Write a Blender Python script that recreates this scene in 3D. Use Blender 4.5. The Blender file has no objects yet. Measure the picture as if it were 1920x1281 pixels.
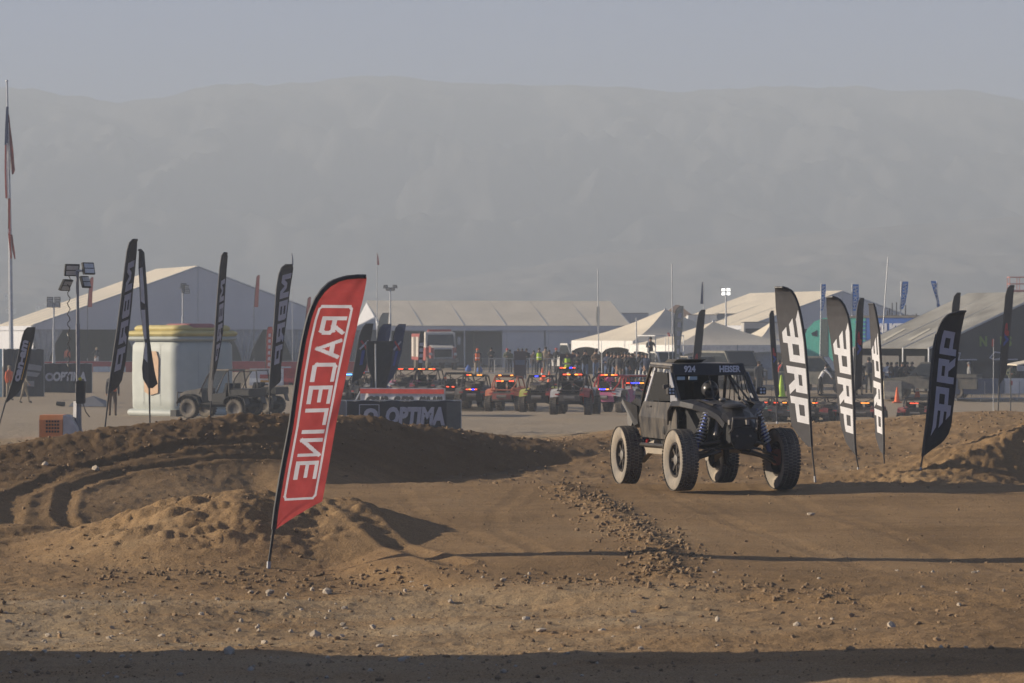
import bpy, bmesh, math, random
import numpy as np
from mathutils import Vector, Matrix
R = math.radians
random.seed(7)
SC = bpy.context.scene
COL = SC.collection

# ------------------------------------------------------------------ camera, sky, sun, exposure
F, CAMH, YH = 5333.0, 2.2, 625.0          # focal length in photo pixels, eye height, horizon row
cam = bpy.data.objects.new('camera', bpy.data.cameras.new('camera'))
COL.objects.link(cam)
cam.location = (0, 0, CAMH); cam.rotation_euler = (R(90), 0, 0)
cam.data.sensor_width = 36; cam.data.lens = 36 * F / 1920
cam.data.shift_y = -(640.5 - YH) / 1920
cam.data.clip_start = 0.5; cam.data.clip_end = 9000
cam.data.dof.use_dof = True; cam.data.dof.focus_distance = 40.0; cam.data.dof.aperture_fstop = 6.3
SC.camera = cam

SUN_EL, SUN_BACK = 16.0, 4.0               # low sun on the left, a touch behind the scene
world = bpy.data.worlds.new('World'); SC.world = world; world.use_nodes = True
wn = world.node_tree.nodes; wl = world.node_tree.links
bg = wn['Background']; sky = wn.new('ShaderNodeTexSky')
sky.sky_type = 'NISHITA'; sky.sun_disc = False
sky.sun_elevation = R(SUN_EL); sky.sun_rotation = R(-90 + SUN_BACK)
sky.dust_density = 0.3; sky.air_density = 0.5; sky.ozone_density = 6.0; sky.altitude = 2500
wl.new(sky.outputs[0], bg.inputs[0]); bg.inputs[1].default_value = 0.05

sl = bpy.data.lights.new('sun', 'SUN'); sl.energy = 5.0; sl.angle = R(0.55); sl.color = (1.0, 0.86, 0.68)
sun = bpy.data.objects.new('sun', sl); COL.objects.link(sun)
sd = Vector((math.cos(R(SUN_EL)) * math.cos(R(SUN_BACK)), -math.cos(R(SUN_EL)) * math.sin(R(SUN_BACK)), -math.sin(R(SUN_EL))))
sun.rotation_euler = sd.to_track_quat('-Z', 'Y').to_euler(); sun.location = (-60, 40, 60)

SC.view_settings.view_transform = 'Standard'; SC.view_settings.look = 'None'
SC.view_settings.exposure = 1.58; SC.view_settings.gamma = 1.0
SC.cycles.volume_bounces = 4; SC.cycles.max_bounces = 8

# ------------------------------------------------------------------ helpers
def W(px, py, d):
    return Vector(((px - 960) / F * d, d, CAMH - (py - YH) / F * d))

def sm(a, b, x):
    t = np.clip((x - a) / (b - a), 0, 1); return t * t * (3 - 2 * t)

_rng = np.random.RandomState(3)
_perm = np.concatenate([_rng.permutation(512)] * 3)
_gr = _rng.uniform(0, 2 * np.pi, 512); _gx, _gy = np.cos(_gr), np.sin(_gr)
def noise(x, y):
    x = np.asarray(x, float); y = np.asarray(y, float)
    xi = np.floor(x).astype(int); yi = np.floor(y).astype(int)
    xf = x - xi; yf = y - yi
    u = xf * xf * xf * (xf * (xf * 6 - 15) + 10); v = yf * yf * yf * (yf * (yf * 6 - 15) + 10)
    def g(ix, iy, fx, fy):
        h = _perm[_perm[ix & 511] + (iy & 511)] & 511
        return _gx[h] * fx + _gy[h] * fy
    a = g(xi, yi, xf, yf); b = g(xi + 1, yi, xf - 1, yf)
    c = g(xi, yi + 1, xf, yf - 1); d = g(xi + 1, yi + 1, xf - 1, yf - 1)
    return 1.5 * ((a * (1 - u) + b * u) * (1 - v) + (c * (1 - u) + d * u) * v)
def fbm(x, y, o=4, g=.5):
    s = 0; a = 1.0
    for i in range(o):
        s = s + a * noise(x * 2 ** i + 17.3 * i, y * 2 ** i - 9.1 * i); a *= g
    return s

MATS = {}
def mat(name, col, rough=.6, metal=0., dust=0., var=.12, scale=6., emit=0., trans=0., alpha=1., spec=.4):
    if name in MATS: return MATS[name]
    m = bpy.data.materials.new(name); m.use_nodes = True; MATS[name] = m
    n = m.node_tree.nodes; l = m.node_tree.links; b = n['Principled BSDF']
    b.inputs['Roughness'].default_value = rough; b.inputs['Metallic'].default_value = metal
    b.inputs['Specular IOR Level'].default_value = spec
    if emit:
        b.inputs['Base Color'].default_value = (*col, 1)
        b.inputs['Emission Color'].default_value = (*col, 1); b.inputs['Emission Strength'].default_value = emit
        return m
    tc = n.new('ShaderNodeTexCoord'); nz = n.new('ShaderNodeTexNoise')
    nz.inputs['Scale'].default_value = scale; nz.inputs['Detail'].default_value = 5
    l.new(tc.outputs['Object'], nz.inputs['Vector'])
    mr = n.new('ShaderNodeMapRange'); mr.inputs[1].default_value = .3; mr.inputs[2].default_value = .7
    mr.inputs[3].default_value = 1 - var; mr.inputs[4].default_value = 1 + var
    l.new(nz.outputs[0], mr.inputs[0])
    mx = n.new('ShaderNodeVectorMath'); mx.operation = 'SCALE'; mx.inputs[0].default_value = col
    l.new(mr.outputs[0], mx.inputs['Scale']); out = mx.outputs[0]
    if dust:
        n2 = n.new('ShaderNodeTexNoise'); n2.inputs['Scale'].default_value = 2.3; n2.inputs['Detail'].default_value = 8
        n2.inputs['Roughness'].default_value = .65
        mp = n.new('ShaderNodeMapping'); mp.inputs['Scale'].default_value = (1.6, 1.6, .7)
        l.new(tc.outputs['Object'], mp.inputs[0]); l.new(mp.outputs[0], n2.inputs['Vector'])
        r2 = n.new('ShaderNodeMapRange'); r2.inputs[1].default_value = .38; r2.inputs[2].default_value = .72
        r2.inputs[3].default_value = dust * .25; r2.inputs[4].default_value = min(1, dust * 1.2)
        l.new(n2.outputs[0], r2.inputs[0])
        mc = n.new('ShaderNodeMix'); mc.data_type = 'RGBA'; mc.inputs[7].default_value = (.36, .30, .225, 1)
        l.new(r2.outputs[0], mc.inputs[0]); l.new(out, mc.inputs[6]); out = mc.outputs[2]
        r3 = n.new('ShaderNodeMapRange'); r3.inputs[3].default_value = rough; r3.inputs[4].default_value = .95
        l.new(r2.outputs[0], r3.inputs[0]); l.new(r3.outputs[0], b.inputs['Roughness'])
    l.new(out, b.inputs['Base Color'])
    if alpha < 1: b.inputs['Alpha'].default_value = alpha
    if trans:
        t = n.new('ShaderNodeBsdfTranslucent'); ms = n.new('ShaderNodeMixShader'); ms.inputs[0].default_value = trans
        l.new(out, t.inputs[0]); l.new(b.outputs[0], ms.inputs[1]); l.new(t.outputs[0], ms.inputs[2])
        l.new(ms.outputs[0], n['Material Output'].inputs[0])
    return m

class MB:
    """collects shapes, then links them as ONE mesh object"""
    def __init__(s): s.v = []; s.f = []
    def add(s, vs, fs):
        o = len(s.v); s.v += [tuple(p) for p in vs]; s.f += [tuple(i + o for i in f) for f in fs]; return s
    def box(s, x0, x1, y0, y1, z0, z1, bev=0.0):
        if bev:
            return s.prism([(x0 + bev, z0), (x1 - bev, z0), (x1, z0 + bev), (x1, z1 - bev), (x1 - bev, z1), (x0 + bev, z1), (x0, z1 - bev), (x0, z0 + bev)], y0, y1)
        return s.add([(x0, y0, z0), (x1, y0, z0), (x1, y1, z0), (x0, y1, z0), (x0, y0, z1), (x1, y0, z1), (x1, y1, z1), (x0, y1, z1)],
                     [(0, 3, 2, 1), (4, 5, 6, 7), (0, 1, 5, 4), (1, 2, 6, 5), (2, 3, 7, 6), (3, 0, 4, 7)])
    def prism(s, xz, y0, y1):
        n = len(xz)
        return s.add([(x, y0, z) for x, z in xz] + [(x, y1, z) for x, z in xz],
                     [tuple(range(n)), tuple(range(2 * n - 1, n - 1, -1))] + [(i, i + n, (i + 1) % n + n, (i + 1) % n) for i in range(n)])
    def prism_x(s, yz, x0, x1):
        n = len(yz)
        return s.add([(x0, y, z) for y, z in yz] + [(x1, y, z) for y, z in yz],
                     [tuple(range(n - 1, -1, -1)), tuple(range(n, 2 * n))] + [(i, (i + 1) % n, (i + 1) % n + n, i + n) for i in range(n)])
    def tube(s, pts, r, n=8, caps=True):
        pts = [Vector(p) for p in pts]; k = len(pts)
        rs = r if isinstance(r, (list, tuple)) else [r] * k
        ref = None; vs = []; fs = []
        for i, p in enumerate(pts):
            t = (pts[min(i + 1, k - 1)] - pts[max(i - 1, 0)]).normalized()
            if ref is None: ref = Vector((0, 0, 1)) if abs(t.z) < .9 else Vector((1, 0, 0))
            u = (ref - t * ref.dot(t)).normalized(); w = t.cross(u); ref = u
            for j in range(n):
                a = 2 * math.pi * j / n
                vs.append(p + (u * math.cos(a) + w * math.sin(a)) * rs[i])
        for i in range(k - 1):
            for j in range(n):
                fs.append((i * n + j, i * n + (j + 1) % n, (i + 1) * n + (j + 1) % n, (i + 1) * n + j))
        if caps: fs += [tuple(range(n - 1, -1, -1)), tuple(range((k - 1) * n, k * n))]
        return s.add(vs, fs)
    def lathe(s, prof, n=20, axis='x', c=(0, 0, 0)):
        vs = []; fs = []; k = len(prof)
        for a, r in prof:
            for j in range(n):
                t = 2 * math.pi * j / n; p, q = r * math.cos(t), r * math.sin(t)
                v = {'x': (a, p, q), 'y': (p, a, q), 'z': (p, q, a)}[axis]
                vs.append((v[0] + c[0], v[1] + c[1], v[2] + c[2]))
        for i in range(k - 1):
            for j in range(n):
                fs.append((i * n + j, i * n + (j + 1) % n, (i + 1) * n + (j + 1) % n, (i + 1) * n + j))
        return s.add(vs, fs)
    def ball(s, c, rx, ry=None, rz=None, n=10, m=7):
        ry = ry or rx; rz = rz or rx
        return s.lathe_e(c, rx, ry, rz, n, m)
    def lathe_e(s, c, rx, ry, rz, n, m):
        vs = []; fs = []
        for i in range(m + 1):
            p = math.pi * i / m - math.pi / 2
            for j in range(n):
                t = 2 * math.pi * j / n
                vs.append((c[0] + rx * math.cos(p) * math.cos(t), c[1] + ry * math.cos(p) * math.sin(t), c[2] + rz * math.sin(p)))
        for i in range(m):
            for j in range(n):
                fs.append((i * n + j, i * n + (j + 1) % n, (i + 1) * n + (j + 1) % n, (i + 1) * n + j))
        return s.add(vs, fs)
    def plate(s, pts, th):
        """thick polygon: pts 3D planar loop, extruded by th along its normal"""
        pts = [Vector(p) for p in pts]; nrm = Vector((0, 0, 0))
        for i in range(len(pts)): nrm += pts[i].cross(pts[(i + 1) % len(pts)])
        nrm.normalize(); n = len(pts); a = [p + nrm * th / 2 for p in pts]; b = [p - nrm * th / 2 for p in pts]
        return s.add(a + b, [tuple(range(n)), tuple(range(2 * n - 1, n - 1, -1))] + [(i, i + n, (i + 1) % n + n, (i + 1) % n) for i in range(n)])
    def mesh(s, name, smooth=False):
        me = bpy.data.meshes.new(name); me.from_pydata(s.v, [], s.f)
        if smooth:
            me.polygons.foreach_set('use_smooth', [True] * len(me.polygons))
            try: me.set_sharp_from_angle(angle=R(38))
            except Exception: pass
        me.update(); return me
    def build(s, name, m, parent=None, smooth=False):
        me = s.mesh(name, smooth)
        if m: me.materials.append(m)
        return link(name, me, parent)

def link(name, me, parent=None):
    o = bpy.data.objects.new(name, me); COL.objects.link(o)
    if parent: o.parent = parent
    return o
def tag(o, label=None, cat=None, group=None, kind=None):
    if label: o['label'] = label
    if cat: o['category'] = cat
    if group: o['group'] = group
    if kind: o['kind'] = kind
    return o
def thing(name, label, cat, loc=(0, 0, 0), rz=0, group=None):
    o = bpy.data.objects.new(name, None); COL.objects.link(o); o.empty_display_size = .2
    o.location = loc; o.rotation_euler = (0, 0, rz)
    return tag(o, label, cat, group)
def copy_tree(o, parent=None):
    c = o.copy(); COL.objects.link(c); c.parent = parent
    for ch in o.children: copy_tree(ch, c)
    return c

# flat lettering: list of 2D triangles/polygons, cap height 1, starting at x = 0
def text_polys(txt, bold=0.0, shear=0.0, space=1.0):
    cu = bpy.data.curves.new('t', 'FONT'); cu.body = txt; cu.offset = bold; cu.shear = shear; cu.space_character = space
    cu.resolution_u = 3; cu.fill_mode = 'BOTH'
    o = bpy.data.objects.new('t', cu); COL.objects.link(o)
    dg = bpy.context.evaluated_depsgraph_get(); me = bpy.data.meshes.new_from_object(o.evaluated_get(dg))
    vs = [v.co.copy() for v in me.vertices]; fs = [list(p.vertices) for p in me.polygons]
    bpy.data.objects.remove(o); bpy.data.curves.remove(cu); bpy.data.meshes.remove(me)
    x0 = min(v.x for v in vs); y0 = min(v.y for v in vs); h = max(v.y for v in vs) - y0
    return [[((vs[i].x - x0) / h, (vs[i].y - y0) / h) for i in f] for f in fs]
def stroke_polys(lines, w):
    """thick strokes as quads"""
    out = []
    for pl in lines:
        for i in range(len(pl) - 1):
            a = Vector(pl[i]); b = Vector(pl[i + 1]); t = (b - a).normalized(); n = Vector((-t.y, t.x)) * w / 2
            e = t * w * .5
            out.append([tuple(a - e + n), tuple(a - e - n), tuple(b + e - n), tuple(b + e + n)])
    return out
def poly_width(P): return max(x for f in P for x, y in f)
def map_polys(P, fn, name, m, parent, sx=.06, sy=.06):
    """slice flat polygons on a grid and carry them onto a surface"""
    bm = bmesh.new()
    for f in P:
        vs = [bm.verts.new((x, y, 0)) for x, y in f]
        try: bm.faces.new(vs)
        except ValueError: pass
    xs = [v.co.x for v in bm.verts]; ys = [v.co.y for v in bm.verts]
    for lo, hi, st, nr in ((min(xs), max(xs), sx, (1, 0, 0)), (min(ys), max(ys), sy, (0, 1, 0))):
        k = lo + st
        while st and k < hi:
            bmesh.ops.bisect_plane(bm, geom=bm.verts[:] + bm.edges[:] + bm.faces[:], plane_co=(nr[0] * k, nr[1] * k, 0), plane_no=nr)
            k += st
    for v in bm.verts: v.co = Vector(fn(v.co.x, v.co.y))
    me = bpy.data.meshes.new(name); bm.to_mesh(me); bm.free(); me.materials.append(m)
    return link(name, me, parent)
def flat_text(txt, origin, ux, uy, h, m, parent, name='lettering', bold=.03, shear=0., width=None, center=False, space=1.0):
    P = text_polys(txt, bold, shear, space); w = poly_width(P); ux = Vector(ux).normalized(); uy = Vector(uy).normalized(); o = Vector(origin)
    kx = (width / w) if width else h
    off = -w / 2 if center else 0
    return map_polys(P, lambda x, y: o + ux * (x + off) * kx + uy * y * h, name, m, parent, 0, 0)
# ------------------------------------------------------------------ the ground
_bd = [0, 24, 28, 34, 41, 44, 47, 60, 77, 90, 110, 133, 150, 160, 172, 200, 400, 1200, 3000]
_bz = [-.4, -.4, -.4, -.4, -.38, -.36, -.36, -.45, -.6, -.85, -1.03, -1.43, -.95, -.74, -.66, -.62, -.65, -.6, -.5]
def seg_dist(X, Y, pts):
    """distance to a polyline, and the fraction along it"""
    best = np.full(np.shape(X), 1e9); fr = np.zeros(np.shape(X)); n = len(pts) - 1
    for i in range(n):
        ax, ay = pts[i]; bx, by = pts[i + 1]; dx, dy = bx - ax, by - ay
        t = np.clip(((X - ax) * dx + (Y - ay) * dy) / (dx * dx + dy * dy), 0, 1)
        dd = np.hypot(X - ax - t * dx, Y - ay - t * dy); m = dd < best
        best = np.where(m, dd, best); fr = np.where(m, (i + t) / n, fr)
    return best, fr
def ridge(X, Y, pts, hs, wl, wr, p=1.5):
    """bank along pts; wl, wr = half widths left / right of the walking direction"""
    dd, fr = seg_dist(X, Y, pts); side = np.zeros(np.shape(X)); bb = np.full(np.shape(X), 1e9)
    for i in range(len(pts) - 1):
        ax, ay = pts[i]; bx, by = pts[i + 1]; dx, dy = bx - ax, by - ay
        t = np.clip(((X - ax) * dx + (Y - ay) * dy) / (dx * dx + dy * dy), 0, 1)
        d2 = np.hypot(X - ax - t * dx, Y - ay - t * dy); m = d2 < bb; bb = np.where(m, d2, bb)
        side = np.where(m, dx * (Y - ay) - dy * (X - ax), side)
    if not np.isscalar(wl): wl = np.interp(fr, np.linspace(0, 1, len(wl)), wl)
    if not np.isscalar(wr): wr = np.interp(fr, np.linspace(0, 1, len(wr)), wr)
    w = np.where(side > 0, wl, wr); h = np.interp(fr, np.linspace(0, 1, len(hs)), hs)
    q = np.clip(dd / w, 0, 1)
    return h * (1 - q * q * (3 - 2 * q)) if p == 0 else h * np.clip(1 - q ** p, 0, 1)

LEFT_BERM = [(-10.8, 40.5), (-8.6, 43.5), (-6.6, 46.6), (-4.6, 50.0), (-2.6, 53.6), (-.6, 57.5), (.8, 61)]
RIGHT_BERM = [(6.0, 43.8), (7.2, 45.6), (8.6, 47.6), (10.5, 50.5), (14, 55)]
def ramp_mask(X, Y):
    e = np.interp(Y, [26, 30, 34, 41, 46], [1.3, -1.3, -2.2, -3.3, -3.7])
    return sm(-.55, .35, X - e)
def terrain(X, Y, fine=True):
    X = np.asarray(X, float); Y = np.asarray(Y, float)
    z = np.interp(Y, _bd, _bz)
    # foreground swells gently to the right
    z = z + .16 * sm(-1.5, 4.5, X) * (1 - sm(26, 30, Y)) + .05 * fbm(X * .25, Y * .4, 2)
    # jump face, crest and short table top
    rp = np.interp(Y, [22, 25.5, 28, 31, 36, 41.0, 41.9, 43.4, 46.5, 49], [0, 0, .07, .18, .255, .315, .325, .26, .05, 0])
    z = z + rp * ramp_mask(X, Y)
    # soil plateau behind the jump on the right
    pm = sm(-1.6, 4.5, X - (Y - 62) * .12) * sm(48, 66, Y) * (1 - sm(72, 86, Y))
    z = z + pm * (.50 + .10 * np.sin(X * .55 + 1.1) + .14 * sm(6, 12, X))
    z = z - .5 * sm(7, 11, X) * sm(98, 112, Y) * (1 - sm(134, 150, Y))
    # banked turn on the left: long outside, short steep inside
    z = z + ridge(X, Y, LEFT_BERM, [.55, .66, 1.02, 1.16, 1.0, .52, .05], [3, 3, 3.2, 4.5, 12, 14, 8], [5.5, 5.5, 4.4, 3.0, 2.6, 2.6, 2.6], 1.35) * (1 - .35 * sm(62, 78, Y))
    z = z + ridge(X, Y, RIGHT_BERM, [.05, .50, .95, 1.3, 1.5], 3.4, 1.35, 1.15)
    # pushed-up heap beside the ramp
    rt = X > -3.1; ex = np.where(rt, (X + 3.1) / 2.3, (X + 3.1) / 3.0); ey = np.where(Y < 34.2, (Y - 34.2) / 3.4, (Y - 34.2) / 2.4)
    q = np.clip(np.hypot(ex, ey), 0, 1); sh = np.cos(q * np.pi / 2) ** 1.4; ln = np.clip(1 - np.sqrt(q * q + .01) + .005, 0, 1)
    heap = .70 * (sh + (ln - sh) * sm(-3.4, -2.4, X))
    z = z + heap
    # a low shoulder of spoil at the left edge
    z = z + .22 * np.exp(-((X + 6.4) / 1.3) ** 2 - ((Y - 35.6) / 1.1) ** 2)
    if not fine: return z
    near = 1 - sm(60, 110, Y); hm = sm(.05, .35, heap)
    # dozer cleat prints on the heap
    b = (Y - X * .30) * 13.0 + 1.6 * fbm(X * .9, Y * .9, 2); row = np.floor(b / 6.283)
    a = (X + Y * .22) * 10.0 + 2.4 * row + 1.2 * noise(X * 1.1 + 5, Y * 1.1)
    cl = np.tanh(2.5 * (np.sin(b) + .35)) * (.55 + .45 * np.tanh(3 * np.sin(a))) * (.55 + .6 * noise(X * 1.7, Y * 1.2 + 9))
    z = z + hm * (.058 * cl + .030 * fbm(X * 2.1, Y * 2.1, 3) + .016 * fbm(X * 9, Y * 9, 2))
    # loose soil
    rough = near * (1 - .8 * ramp_mask(X, Y) * sm(27, 30, Y) * (1 - sm(42, 45, Y)))
    z = z + rough * (.020 * fbm(X * 1.1, Y * 1.1, 3) + .008 * fbm(X * 6.0, Y * 6.0, 3)) + near * .007 * fbm(X * 1.5, Y * .9, 3)
    lump = np.maximum(0, fbm(X * 11.0 + 3, Y * 11.0, 2) - .25)
    z = z + near * (1 - sm(40, 60, Y)) * .014 * lump * (1 - .85 * ramp_mask(X, Y))
    z = z + sm(46, 52, Y) * near * .05 * np.maximum(0, fbm(X * 2.6, Y * 2.6, 3) - .1)
    bl, _ = seg_dist(X, Y, LEFT_BERM); br, _ = seg_dist(X, Y, RIGHT_BERM)
    z = z + (np.exp(-(bl / 2.2) ** 2) + 1.6 * np.exp(-(br / 1.6) ** 2)) * (.042 * np.maximum(0, fbm(X * 7, Y * 5, 3) - .05) + .02 * fbm(X * 1.7, Y * 1.7, 2))
    # ruts
    for pts, w, dp in RUTS:
        dd, fr = seg_dist(X, Y, pts)
        z = z - dp * np.exp(-(dd / w) ** 2) + .55 * dp * np.exp(-((dd - 1.9 * w) / (.55 * w)) ** 2)
        z = z + .003 * np.exp(-(dd / w) ** 2) * np.sin(fr * 260 * len(pts) * .3)
    # row of spilled clods on the ramp
    dd, fr = seg_dist(X, Y, CLODS); z = z + .034 * np.exp(-(dd / .24) ** 2) * (1 + .8 * fbm(X * 6, Y * 6, 2))
    return z
RUTS = [([(-6.6, 37.0), (-7.0, 40.0), (-6.6, 43.0), (-5.2, 46.0), (-3.4, 49.0)], .12, .028),
        ([(-5.0, 35.9), (-6.1, 38.6), (-6.4, 41.0), (-5.9, 43.2), (-4.6, 45.4), (-2.9, 47.6)], .10, .03),
        ([(-9, 34.0), (-7.2, 35.3), (-5.9, 36.6)], .16, .03), ([(-9, 32.8), (-7.0, 34.0), (-5.6, 35.4)], .14, .03),
        ([(-2.35, 35.2), (-1.75, 33.4), (-1.1, 31.5), (-.6, 30.2)], .12, .03),
        ([(-8, 27.6), (-3, 28.0), (1, 27.2), (5, 25.6)], .16, .03), ([(-8, 25.8), (-2, 26.4), (2, 25.8)], .14, .025)]
RUTS += [([(2.0, 41.6), (2.5, 37), (3.3, 32), (4.0, 28), (4.6, 24)], .10, .006), ([(3.6, 41.6), (4.0, 37), (4.7, 32), (5.3, 28)], .10, .006), ([(.2, 41.2), (-.2, 37.5), (-.2, 34), (.5, 30.5), (2.0, 27)], .09, .005), ([(-1.6, 41.0), (-1.3, 38), (-.9, 35), (.1, 31), (1.4, 28)], .09, .004)]
CLODS = [(.78, 41.2), (1.2, 37.6), (1.5, 34.5), (1.6, 31.5), (1.55, 28.6)]

def soil_zone(X, Y):
    """0 = darkest track soil, .5 = dry brown soil, 1 = pale pit gravel"""
    z = .45 + .10 * fbm(X * .35, Y * .2, 3)
    z = z + .32 * sm(29.5, 27.5, Y) * (1 - sm(-1, 4.5, X)) * (.6 + .5 * fbm(X * .3, Y * .9, 3))
    dd, fr = seg_dist(X, Y, LEFT_BERM); inner = sm(4.2, 1.0, dd) * (Y < 62)
    z = z - .30 * inner  # darker soil tone around the left bank
    z = z + .55 * sm(70, 84, Y)
    z = z + .35 * sm(-8.5, -11.5, X) * sm(50, 56, Y)
    return np.clip(z, 0, 1)

def grid_sheet(tx, ys, zf):
    T, Y = np.meshgrid(tx, ys); X = T * Y; Z = zf(X, Y)
    n, m = Y.shape; co = np.stack([X, Y, Z], -1).reshape(-1, 3)
    i = np.arange(n * m).reshape(n, m)
    q = np.stack([i[:-1, :-1], i[:-1, 1:], i[1:, 1:], i[1:, :-1]], -1).reshape(-1, 4)
    return co, q
def np_mesh(name, co, q, smooth=True):
    me = bpy.data.meshes.new(name); k = q.shape[1]
    me.vertices.add(len(co)); me.vertices.foreach_set('co', co.astype(np.float32).ravel())
    me.loops.add(q.size); me.loops.foreach_set('vertex_index', q.astype(np.int32).ravel())
    me.polygons.add(len(q)); me.polygons.foreach_set('loop_start', np.arange(0, q.size, k, dtype=np.int32))
    me.polygons.foreach_set('use_smooth', [smooth] * len(q))
    me.update(calc_edges=True); me.validate(); return me

def soil_material():
    m = bpy.data.materials.new('soil'); m.use_nodes = True; n = m.node_tree.nodes; l = m.node_tree.links
    b = n['Principled BSDF']; b.inputs['Roughness'].default_value = .95; b.inputs['Specular IOR Level'].default_value = .15
    at = n.new('ShaderNodeAttribute'); at.attribute_name = 'zone'
    tc = n.new('ShaderNodeTexCoord')
    def nz(sc, det, ro=.6, stretch=None):
        x = n.new('ShaderNodeTexNoise'); x.inputs['Scale'].default_value = sc; x.inputs['Detail'].default_value = det; x.inputs['Roughness'].default_value = ro
        if stretch:
            mp = n.new('ShaderNodeMapping'); mp.inputs['Scale'].default_value = stretch; l.new(tc.outputs['Object'], mp.inputs[0]); l.new(mp.outputs[0], x.inputs['Vector'])
        else: l.new(tc.outputs['Object'], x.inputs['Vector'])
        return x
    n1 = nz(.55, 6); n2 = nz(9, 6, .7); n3 = nz(60, 3, .6); n4 = nz(1.2, 4, .6, (.5, 2.2, 1))
    def madd(a, b_, k):
        x = n.new('ShaderNodeMath'); x.operation = 'MULTIPLY_ADD'; l.new(a, x.inputs[0]); x.inputs[1].default_value = k; l.new(b_, x.inputs[2]); return x.outputs[0]
    f = madd(n1.outputs[0], at.outputs['Fac'], .28); f = madd(n2.outputs[0], f, .22); f = madd(n4.outputs[0], f, .22)
    sub = n.new('ShaderNodeMath'); sub.operation = 'SUBTRACT'; l.new(f, sub.inputs[0]); sub.inputs[1].default_value = .36
    cr = n.new('ShaderNodeValToRGB'); e = cr.color_ramp.elements
    e[0].position = 0; e[0].color = (.12, .074, .036, 1); e[1].position = 1; e[1].color = (.35, .285, .205, 1)
    for p, c in ((.3, (.19, .120, .058, 1)), (.5, (.29, .188, .094, 1)), (.72, (.35, .255, .148, 1))):
        k = e.new(p); k.color = c
    l.new(sub.outputs[0], cr.inputs[0])
    mr = n.new('ShaderNodeMapRange'); mr.inputs[1].default_value = .3; mr.inputs[2].default_value = .7; mr.inputs[3].default_value = .62; mr.inputs[4].default_value = 1.35
    l.new(n3.outputs[0], mr.inputs[0])
    sc = n.new('ShaderNodeVectorMath'); sc.operation = 'SCALE'; l.new(cr.outputs[0], sc.inputs[0]); l.new(mr.outputs[0], sc.inputs['Scale'])
    l.new(sc.outputs[0], b.inputs['Base Color'])
    b1 = n.new('ShaderNodeBump'); b1.inputs['Strength'].default_value = .55; b1.inputs['Distance'].default_value = .03; l.new(n2.outputs[0], b1.inputs['Height'])
    n5 = nz(34, 4, .7); b2 = n.new('ShaderNodeBump'); b2.inputs['Strength'].default_value = .8; b2.inputs['Distance'].default_value = .016
    l.new(n5.outputs[0], b2.inputs['Height']); l.new(b1.outputs[0], b2.inputs['Normal']); l.new(b2.outputs[0], b.inputs['Normal'])
    return m
SOIL = soil_material()
tx = np.concatenate([np.linspace(-.62, -.215, 60)[:-1], np.linspace(-.215, .215, 560), np.linspace(.215, .62, 60)[1:]])
yy = np.linspace(1370, 885, 520); ds = 2.6 * F / (yy - YH)          # even rows on screen for the near field
ds = np.concatenate([[3, 6, 9, 12, 14, 16], ds[ds > 17.5], np.geomspace(ds[-1] + .12, 140, 230), np.geomspace(143, 3200, 60)])
co, q = grid_sheet(tx, ds, terrain)
gme = np_mesh('ground', co, q)
za = gme.attributes.new('zone', 'FLOAT', 'POINT'); za.data.foreach_set('value', soil_zone(co[:, 0], co[:, 1]).astype(np.float32))
gme.materials.append(SOIL); ground = link('ground', gme); tag(ground, kind='structure')
# the plain round about, outside the modelled wedge
co2, q2 = grid_sheet(np.linspace(-1, 1, 2), np.array([0.0, 1.0]), lambda X, Y: X * 0)
pme = bpy.data.meshes.new('plain')
pme.from_pydata([(-3600, -400, -1.75), (3600, -400, -1.75), (3600, 3600, -1.75), (-3600, 3600, -1.75)], [], [(0, 1, 2, 3)])
pa = pme.attributes.new('zone', 'FLOAT', 'POINT'); pa.data.foreach_set('value', [.8] * 4)
pme.materials.append(SOIL); tag(link('plain', pme), kind='structure')

def gz(x, y): return float(terrain(np.array([x]), np.array([y]), False)[0])
def gzf(x, y): return float(terrain(np.array([x]), np.array([y]), True)[0])

_dd = np.linspace(92, 330, 900)
def ground_d(px, py):
    """distance at which the sight line through a photo pixel meets the pit ground"""
    z = terrain((px - 960) / F * _dd, _dd, False); y = YH + (CAMH - z) * F / _dd
    k = np.where(y <= py)[0]; return float(_dd[k[0]]) if len(k) else 300.0
def GP(px, py):
    d = ground_d(px, py); x = (px - 960) / F * d; return Vector((x, d, gz(x, d)))
def sink(v): v = v.copy(); v.z = gz(v.x, v.y); return v
# unseen pile added left of the picture, shaped to throw the long foreground shadow
def shadow_caster_pile():
    u = np.linspace(0, 1, 60); v = np.linspace(0, 1, 44); U, V = np.meshgrid(u, v)
    X = -13.2 + 8.0 * U; Y = 20.9 + 2.5 * V
    e = np.clip(1 - (2 * U - 1) ** 4, 0, 1) * np.clip(1 - np.abs(2 * V - 1) ** 2.6, 0, 1)
    Z = -.55 + 4.5 * e ** .7 * (1 + .10 * fbm(X * .8, Y * .8, 3)) + .12 * fbm(X * 2, Y * 2, 3) * np.sqrt(e)
    c = np.stack([X, Y, Z], -1).reshape(-1, 3); i = np.arange(U.size).reshape(U.shape)
    qq = np.stack([i[:-1, :-1], i[:-1, 1:], i[1:, 1:], i[1:, :-1]], -1).reshape(-1, 4)
    me = np_mesh('shadow_caster_pile', c, qq); a = me.attributes.new('zone', 'FLOAT', 'POINT'); a.data.foreach_set('value', [.45] * len(c))
    me.materials.append(SOIL); tag(link('shadow_caster_pile', me), kind='structure')
shadow_caster_pile()

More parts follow.
